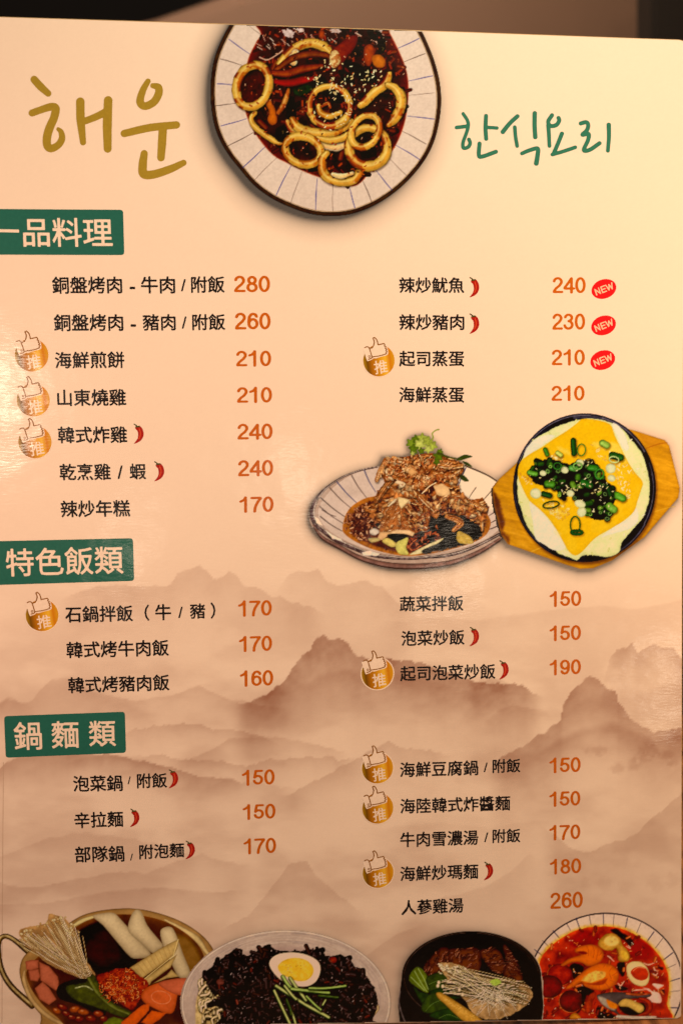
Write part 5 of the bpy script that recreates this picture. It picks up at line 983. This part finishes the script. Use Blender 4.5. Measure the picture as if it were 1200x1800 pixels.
p.fill(smooth(c((400, 318), (430, 306), (448, 322), (420, 336)), True, 3), (150, 164, 60), 'green_onion', (.2, 4), soft=1.5, alpha=.8)
CO = smooth(c((178, 368), (192, 362), (215, 372), (280, 412), (340, 455), (378, 490), (310, 492), (260, 456), (215, 412), (188, 388)), True, 3)
p.fill(CO, (186, 126, 54), 'baby_corn', (.1, 5), edge=.35, ew=3)
for k in range(60):
    t = p.rng.random(); q = c((190 + t * 160, 374 + t * 108 + p.rng.uniform(-14, 14) * (0.3 + t)))[0]; p.fill(ring_pts(*q, 1.3, .9, 35, n=8)[:-1], (214, 156, 80), None, None, alpha=.5, clip=CO)
p.build('beef_pot_dish_picture', 'picture of a black pot with beef slices, enoki and baby corn at the bottom', OUT_F, LAY * 1.7)

# --- seafood soup in a ribbed plate
p = Print(932, 1602, 1199, 1800, 1.25, 19); c = cG = C(690, 1590, 2.353); d = C(1000, 1600, 6.0)
clipL = None
GP = OUT_G
# the black pot overlaps the plate's left side: keep to the right of it
potc = ring_pts(690 + 325 / 2.353, 1590 + 300 / 2.353, 290 / 2.353, 192 / 2.353, 0, -90, 0, 30)
KEEP = np.vstack([potc, [(954, 1724), (952, 1830), (1260, 1830), (1260, 1590), (828, 1590)]])
p.fill(GP, (196, 152, 124), None, (.05, 30), clip=KEEP)
p.fill(GP + (np.array([1064, 1730]) - GP) * .09, (204, 158, 118), None, (.1, 20), soft=5, alpha=.3, clip=KEEP)
p.stroke(np.vstack([GP, GP[:1]]), 2.4, (40, 28, 34), 'plate_rim', None, .2, .02, sm=False, clip=KEEP)
pc = np.array([690 + 880 / 2.353, 1590 + 325 / 2.353])
for (a, b, k) in [(d((70, 85))[0], d((115, 210))[0], 1.8), (d((208, 50))[0], d((232, 180))[0], 1.2), (d((357, 40))[0], d((358, 178))[0], 1.8), (d((468, 52))[0], d((460, 175))[0], 1.0), (d((612, 80))[0], d((590, 185))[0], 1.5), (d((752, 135))[0], d((708, 240))[0], 1.0), (d((890, 228))[0], d((820, 325))[0], 1.8), (d((980, 300))[0], d((905, 400))[0], 1.2), (d((1088, 448))[0], d((985, 528))[0], 1.8), (d((1120, 570))[0], d((1020, 615))[0], 1.0), (d((1178, 712))[0], d((1052, 752))[0], 1.6), (d((1180, 845))[0], d((1060, 860))[0], .9), (d((1150, 1030))[0], d((1005, 1026))[0], 1.6),
                  (c((718, 78))[0], c((734, 108))[0], 1.2), (c((662, 108))[0], c((690, 142))[0], 1.6), (c((618, 148))[0], c((652, 182))[0], 1.1), (c((585, 186))[0], c((626, 218))[0], 1.6)]:
    p.stroke([a, b], k, (52, 46, 62) if k > 1.4 else (84, 66, 62), None, None, 0, 0, sm=False, clip=KEEP)
SG = smooth(c((604, 262), (616, 216), (650, 174), (700, 136), (745, 112), (800, 95), (865, 90), (930, 96), (990, 118), (1040, 150), (1085, 192), (1120, 242), (1138, 295), (1140, 350), (1132, 410), (1118, 500), (610, 500), (600, 380)), True, 4)
p.fill(SG + (SG - pc) * .035, (200, 136, 44), None, (.3, 6), soft=3.5, alpha=.85, rough=2, clip=KEEP)
p.fill(SG, (142, 40, 10), 'red_soup', (.4, 14), edge=-.35, ew=5, clip=KEEP, rough=.8)
p.fill(smooth(d((640, 380), (720, 330), (820, 350), (880, 440), (840, 500), (740, 500), (660, 460)), True, 3), (140, 20, 4), None, (.1, 14), soft=5)
p.fill(smooth(d((20, 300), (150, 220), (300, 260), (300, 350), (150, 400), (30, 380)), True, 3), (124, 24, 6), None, (.3, 10), soft=4, clip=KEEP)
def inside(P, m=KEEP): return P
# dark seaweed and gaps
for q in [((430, 210), (500, 195), (560, 240), (640, 290), (680, 350), (640, 380), (580, 320), (500, 270)), ((505, 560), (580, 540), (590, 640), (560, 700), (510, 640)), ((60, 780), (160, 800), (260, 850), (240, 900), (120, 880), (60, 840)), ((480, 790), (560, 800), (620, 830), (520, 850)), ((0, 600), (60, 560), (150, 600), (120, 700), (20, 720)), ((120, 880), (180, 860), (160, 980), (120, 1060), (60, 1100), (130, 1000)), ((300, 1000), (420, 1080), (500, 1130), (300, 1140)), ((920, 600), (985, 600), (970, 630)), ((960, 850), (1000, 840), (990, 900))]:
    p.fill(smooth(d(*q), True, 3), (36, 20, 14), 'seaweed', (.4, 6), rough=1.2, soft=1.5)
p.specks(120, smooth(c((640, 200), (760, 120), (900, 110), (1050, 180), (1120, 300), (1110, 460), (660, 460)), True, 2), (4, 1.6), [(196, 84, 34), (110, 24, 8), (216, 120, 60), (84, 16, 6)])
p.specks(90, SG, (7, 5), [(160, 60, 20), (110, 26, 8), (180, 80, 34), (96, 20, 8)], rnd=.5)
p.specks(80, smooth(c((640, 200), (760, 120), (900, 110), (1050, 180), (1120, 300), (1110, 460), (660, 460)), True, 2), (2, 1.1), [(240, 180, 130), (220, 140, 90)], rnd=.1)
# clams
for (x, y, rx, ry, dk) in [(690, 290, 52, 46, 0), (645, 340, 56, 48, 1), (735, 400, 48, 46, 1)]:
    q = ring_pts(*c((x, y))[0], rx / 2.353, ry / 2.353, 0, n=30); p.fill(q[:-1], [(150, 40, 12), (112, 24, 8)][dk], 'clam', (.35, 9), edge=.45, ew=5, clip=KEEP); p.stroke(q[4:20], [.5, 1.6, 1.8, .6], (196, 112, 70), None, (.5, 6), 0, 0, alpha=.6, clip=KEEP)
# oyster, yellow
OY = smooth(d((300, 340), (350, 280), (420, 245), (500, 260), (545, 320), (560, 370), (610, 420), (636, 480), (625, 530), (560, 545), (510, 520), (520, 450), (495, 400), (440, 425), (370, 420), (320, 390)), True, 3)
p.fill(OY, (190, 126, 50), 'oyster', (.22, 8), edge=.3, ew=3, rough=1)
p.fill(smooth(d((370, 300), (430, 270), (500, 290), (520, 350), (450, 380), (380, 360)), True, 3), (216, 164, 84), None, (.25, 5), soft=2, alpha=.8); p.fill(smooth(d((540, 430), (600, 440), (620, 500), (570, 525)), True, 3), (216, 150, 50), None, (.2, 5), soft=2, alpha=.8)
p.stroke(d((495, 400), (505, 440), (520, 480)), 2, (120, 60, 20), None, None, 0, 0)
# shrimps
def shrimp(q, hl):
    P = smooth(d(*q), True, 3); p.fill(P, (206, 92, 28), 'shrimp', (.12, 9), edge=.35, ew=3)
    for h in hl: p.stroke(d(*h), 1.2, (150, 50, 12), None, None, 0, 0, alpha=.55)
shrimp(((60, 440), (70, 400), (150, 370), (240, 362), (310, 385), (352, 430), (360, 480), (330, 540), (260, 580), (190, 590), (140, 560), (80, 545), (0, 560), (-60, 590), (-90, 575), (-20, 520), (60, 490), (120, 470)), [((240, 370), (260, 430), (250, 500)), ((300, 390), (300, 450), (280, 520)), ((180, 372), (200, 420), (200, 480)), ((345, 440), (310, 480))])
p.fill(smooth(d((80, 440), (150, 430), (190, 455), (140, 468)), True, 2), (110, 30, 10), None, (.2, 5), soft=1.5)
shrimp(((130, 760), (60, 800), (-10, 830), (-40, 820), (20, 760), (90, 690), (180, 620), (280, 570), (380, 560), (460, 585), (510, 640), (520, 700), (490, 770), (430, 820), (340, 845), (240, 830), (160, 800)), [((460, 590), (420, 650), (440, 720)), ((510, 650), (450, 690)), ((380, 565), (360, 600)), ((490, 760), (430, 740)), ((420, 820), (380, 770)), ((320, 842), (310, 790))])
p.fill(smooth(d((130, 740), (180, 680), (280, 640), (370, 650), (380, 700), (300, 740), (220, 760)), True, 3), (214, 140, 60), None, (.35, 5), soft=1.5, rough=1.5)
p.fill(smooth(d((150, 770), (240, 770), (340, 740), (400, 720), (360, 780), (260, 790)), True, 3), (128, 40, 8), None, (.2, 6), soft=1.5, alpha=.8)
# egg ring
q = smooth(d((600, 600), (630, 555), (690, 538), (760, 550), (815, 600), (840, 670), (835, 750), (800, 795), (740, 800), (670, 770), (615, 700)), True, 4); p.fill(q, (214, 168, 104), 'egg_ring', (.05, 10), edge=.25, ew=2)
p.fill(smooth(d((645, 650), (680, 610), (740, 595), (800, 610), (830, 660), (820, 715), (770, 740), (710, 730), (665, 695)), True, 4), (176, 50, 12), None, (.15, 8), edge=.1)
p.stroke(d((670, 640), (720, 605), (790, 610)), 1.6, (216, 120, 80), None, None, 0, 0, alpha=.8)
# glare patches printed on the soup, small squid bits
for q in [((770, 820), (830, 825), (870, 850), (940, 870), (972, 930), (960, 980), (900, 975), (830, 960), (780, 940), (860, 900), (850, 860)), ((870, 780), (900, 770), (990, 790), (970, 810), (930, 830), (890, 800))]: p.fill(smooth(d(*q), True, 3), (222, 150, 124), 'soup_highlight', (.12, 8), rough=.8, soft=1.2)
for pts in [((780, 555), (830, 575), (895, 555)), ((880, 670), (910, 685), (930, 660)), ((510, 770), (540, 795), (575, 750)), ((600, 380), (640, 400), (620, 370)), ((660, 850), (720, 840), (800, 840)), ((890, 600), (900, 630), (930, 640)), ((400, 480), (430, 500), (470, 540))]: p.stroke(d(*pts), [1.5, 3, 1.5], (214, 130, 96), 'squid_bit', (.2, 5), .3, .08)
# mussel
p.fill(smooth(d((285, 905), (340, 880), (460, 862), (600, 868), (740, 880), (850, 880), (840, 915), (700, 930), (560, 950), (510, 1000), (500, 1060), (540, 1110), (440, 1060), (340, 990)), True, 3), (84, 66, 60), 'mussel_shell', (.2, 12), edge=.35, ew=3)
p.fill(smooth(d((300, 910), (380, 930), (420, 980), (480, 1050), (420, 1040), (340, 985)), True, 3), (170, 140, 112), None, (.2, 8), soft=2, alpha=.8)
p.stroke(d((600, 880), (720, 890), (850, 880)), [3, 5, 2], (160, 70, 40), None, (.3, 6), .3, 0)
p.fill(smooth(d((390, 940), (440, 960), (510, 1000), (490, 1040), (430, 1030), (400, 990)), True, 3), (190, 96, 30), None, (.2, 6), soft=1.5)
p.fill(smooth(d((520, 1010), (640, 1000), (780, 980), (800, 1060), (700, 1110), (580, 1090)), True, 3), (30, 18, 16), None, (.3, 6), soft=1.5)
p.stroke(d((740, 930), (810, 950), (850, 1000), (830, 1070), (740, 1110)), [4, 8, 10, 8, 5], (140, 40, 14), None, (.2, 8), .5, .04)
p.fill(smooth(d((515, 985), (560, 940), (620, 935), (700, 965), (770, 1000), (785, 1050), (740, 1085), (690, 1060), (620, 1020), (540, 1015)), True, 3), (202, 146, 70), 'mussel_meat', (.15, 7), edge=.3, ew=3)
p.fill(smooth(d((505, 1105), (600, 1110), (740, 1118), (900, 1115), (880, 1140), (520, 1140)), True, 3), (196, 160, 130), 'mussel_shell', (.2, 8), edge=.2, soft=1)
p.fill(smooth(d((160, 1000), (200, 900), (270, 860), (280, 900), (240, 980), (230, 1060), (180, 1090)), True, 3), (150, 50, 14), 'shrimp', (.3, 6), edge=.3, rough=1)
p.fill(smooth(d((10, 1110), (60, 1080), (120, 1130), (100, 1145), (10, 1145)), True, 3), (190, 110, 40), 'squid_bit', (.2, 6), edge=.3)
p.build('seafood_soup_dish_picture', 'picture of red seafood soup with shrimp and mussel at the bottom right', OUT_G, con=1.18)

# ------------------------------------------------------------------ the table and the blurred room behind
def ray(px, py, ydist):
    d = AX @ np.array([(px - 600) / F, (py - 900) / F, 1.0]); t = (ydist - CAM[1]) / d[1]
    return CAM + d * t
def plain(name, color, rough=.6, noise=6.0, amt=.25, stretch=(1, 1, 1)):
    mt = bpy.data.materials.new(name); mt.use_nodes = True; nt = mt.node_tree; N = nt.nodes; b = N['Principled BSDF']
    b.inputs['Roughness'].default_value = rough
    g = N.new('ShaderNodeNewGeometry'); mp = N.new('ShaderNodeMapping'); mp.inputs['Scale'].default_value = stretch
    n = N.new('ShaderNodeTexNoise'); n.inputs['Scale'].default_value = noise; n.inputs['Detail'].default_value = 6
    mx = N.new('ShaderNodeMix'); mx.data_type = 'RGBA'
    mx.inputs['A'].default_value = (*[c * (1 - amt) for c in color], 1); mx.inputs['B'].default_value = (*[c * (1 + amt) for c in color], 1)
    nt.links.new(g.outputs['Position'], mp.inputs[0]); nt.links.new(mp.outputs[0], n.inputs['Vector'])
    nt.links.new(n.outputs['Fac'], mx.inputs['Factor']); nt.links.new(mx.outputs['Result'], b.inputs['Base Color'])
    return mt
def prism(poly, depth_vec, mat, name, label=None, parent=None, bevel=.004):
    import bmesh
    P = [Vector(p) for p in poly]; D = Vector(depth_vec); bm = bmesh.new()
    a = [bm.verts.new(p) for p in P]; b = [bm.verts.new(p + D) for p in P]; n = len(P)
    bm.faces.new(a); bm.faces.new(b[::-1])
    for i in range(n): bm.faces.new((a[i], a[(i + 1) % n], b[(i + 1) % n], b[i]))
    bmesh.ops.recalc_face_normals(bm, faces=bm.faces)
    bmesh.ops.bevel(bm, geom=list(bm.edges), offset=bevel, segments=2, affect='EDGES')
    me = bpy.data.meshes.new(name); bm.to_mesh(me); bm.free(); me.materials.append(mat)
    o = bpy.data.objects.new(name, me); COL.objects.link(o)
    if parent: o.parent = parent
    if label: o['label'] = label
    return o
# wooden table top: dark streaked grain running away from the viewer
wood = bpy.data.materials.new('table_wood'); wood.use_nodes = True; nt = wood.node_tree; N = nt.nodes; b = N['Principled BSDF']
g = N.new('ShaderNodeNewGeometry'); mp = N.new('ShaderNodeMapping'); mp.inputs['Scale'].default_value = (230, 9, 1); mp.inputs['Rotation'].default_value = (0, 0, math.radians(6))
n1 = N.new('ShaderNodeTexNoise'); n1.inputs['Scale'].default_value = 1; n1.inputs['Detail'].default_value = 6; n1.inputs['Distortion'].default_value = .4
cr = N.new('ShaderNodeValToRGB'); cr.color_ramp.elements[0].position = .32; cr.color_ramp.elements[0].color = (.07, .028, .012, 1)
cr.color_ramp.elements[1].position = .62; cr.color_ramp.elements[1].color = (.40, .19, .075, 1)
nt.links.new(g.outputs['Position'], mp.inputs[0]); nt.links.new(mp.outputs[0], n1.inputs[0]); nt.links.new(n1.outputs[0], cr.inputs[0]); nt.links.new(cr.outputs[0], b.inputs['Base Color'])
bp = N.new('ShaderNodeBump'); bp.inputs['Distance'].default_value = .0006; nt.links.new(n1.outputs[0], bp.inputs['Height']); nt.links.new(bp.outputs[0], b.inputs['Normal'])
b.inputs['Roughness'].default_value = .42
ZT = float(np.min([menu_low]) )
tb = prism([(-.30, -.45, ZT), (.75, -.45, ZT), (.75, .26, ZT), (-.30, .26, ZT)], (0, 0, -.035), wood, 'tabletop', bevel=.003)
tab = bpy.data.objects.new('table', None); COL.objects.link(tab)
tab['label'] = 'streaky brown wooden table under the menu, seen as a thin strip at the bottom edge'; tab['category'] = 'table'
tb.parent = tab
prism([(-.26, -.41, ZT - .036), (.71, -.41, ZT - .036), (.71, .22, ZT - .036), (-.26, .22, ZT - .036)], (0, 0, -.06), wood, 'apron', parent=tab)
# dark wall far behind
dk = plain('dark_wall_paint', (.006, .004, .003), .8, 3)
wl = prism([(-3, 3.2, -1.0), (3, 3.2, -1.0), (3, 3.2, 2.4), (-3, 3.2, 2.4)], (0, .1, 0), dk, 'wall'); wl['kind'] = 'structure'
# brown bench back with a slanting shoulder, out of focus
br = plain('brown_leather', (.155, .085, .050), .55, 5, .12)
Y1 = 1.15
bb = prism([ray(40, 94, Y1), ray(255, 45, Y1), ray(420, -12, Y1), ray(500, -40, Y1), ray(1240, -60, Y1), ray(1240, 900, Y1), ray(40, 900, Y1)], (0, .07, 0), br, 'bench_back', bevel=.012)
bb['label'] = 'out-of-focus brown padded bench back with a sloping left shoulder behind the menu'; bb['category'] = 'bench'
Y2 = .85
pt = prism([ray(1146, -80, Y2), ray(1330, -80, Y2), ray(1330, 900, Y2), ray(1146, 900, Y2)], (0, .05, 0), plain('dark_post_paint', (.010, .006, .003), .6, 8), 'post', bevel=.004)
pt['label'] = 'out-of-focus dark upright post at the top right corner behind the menu'; pt['category'] = 'post'
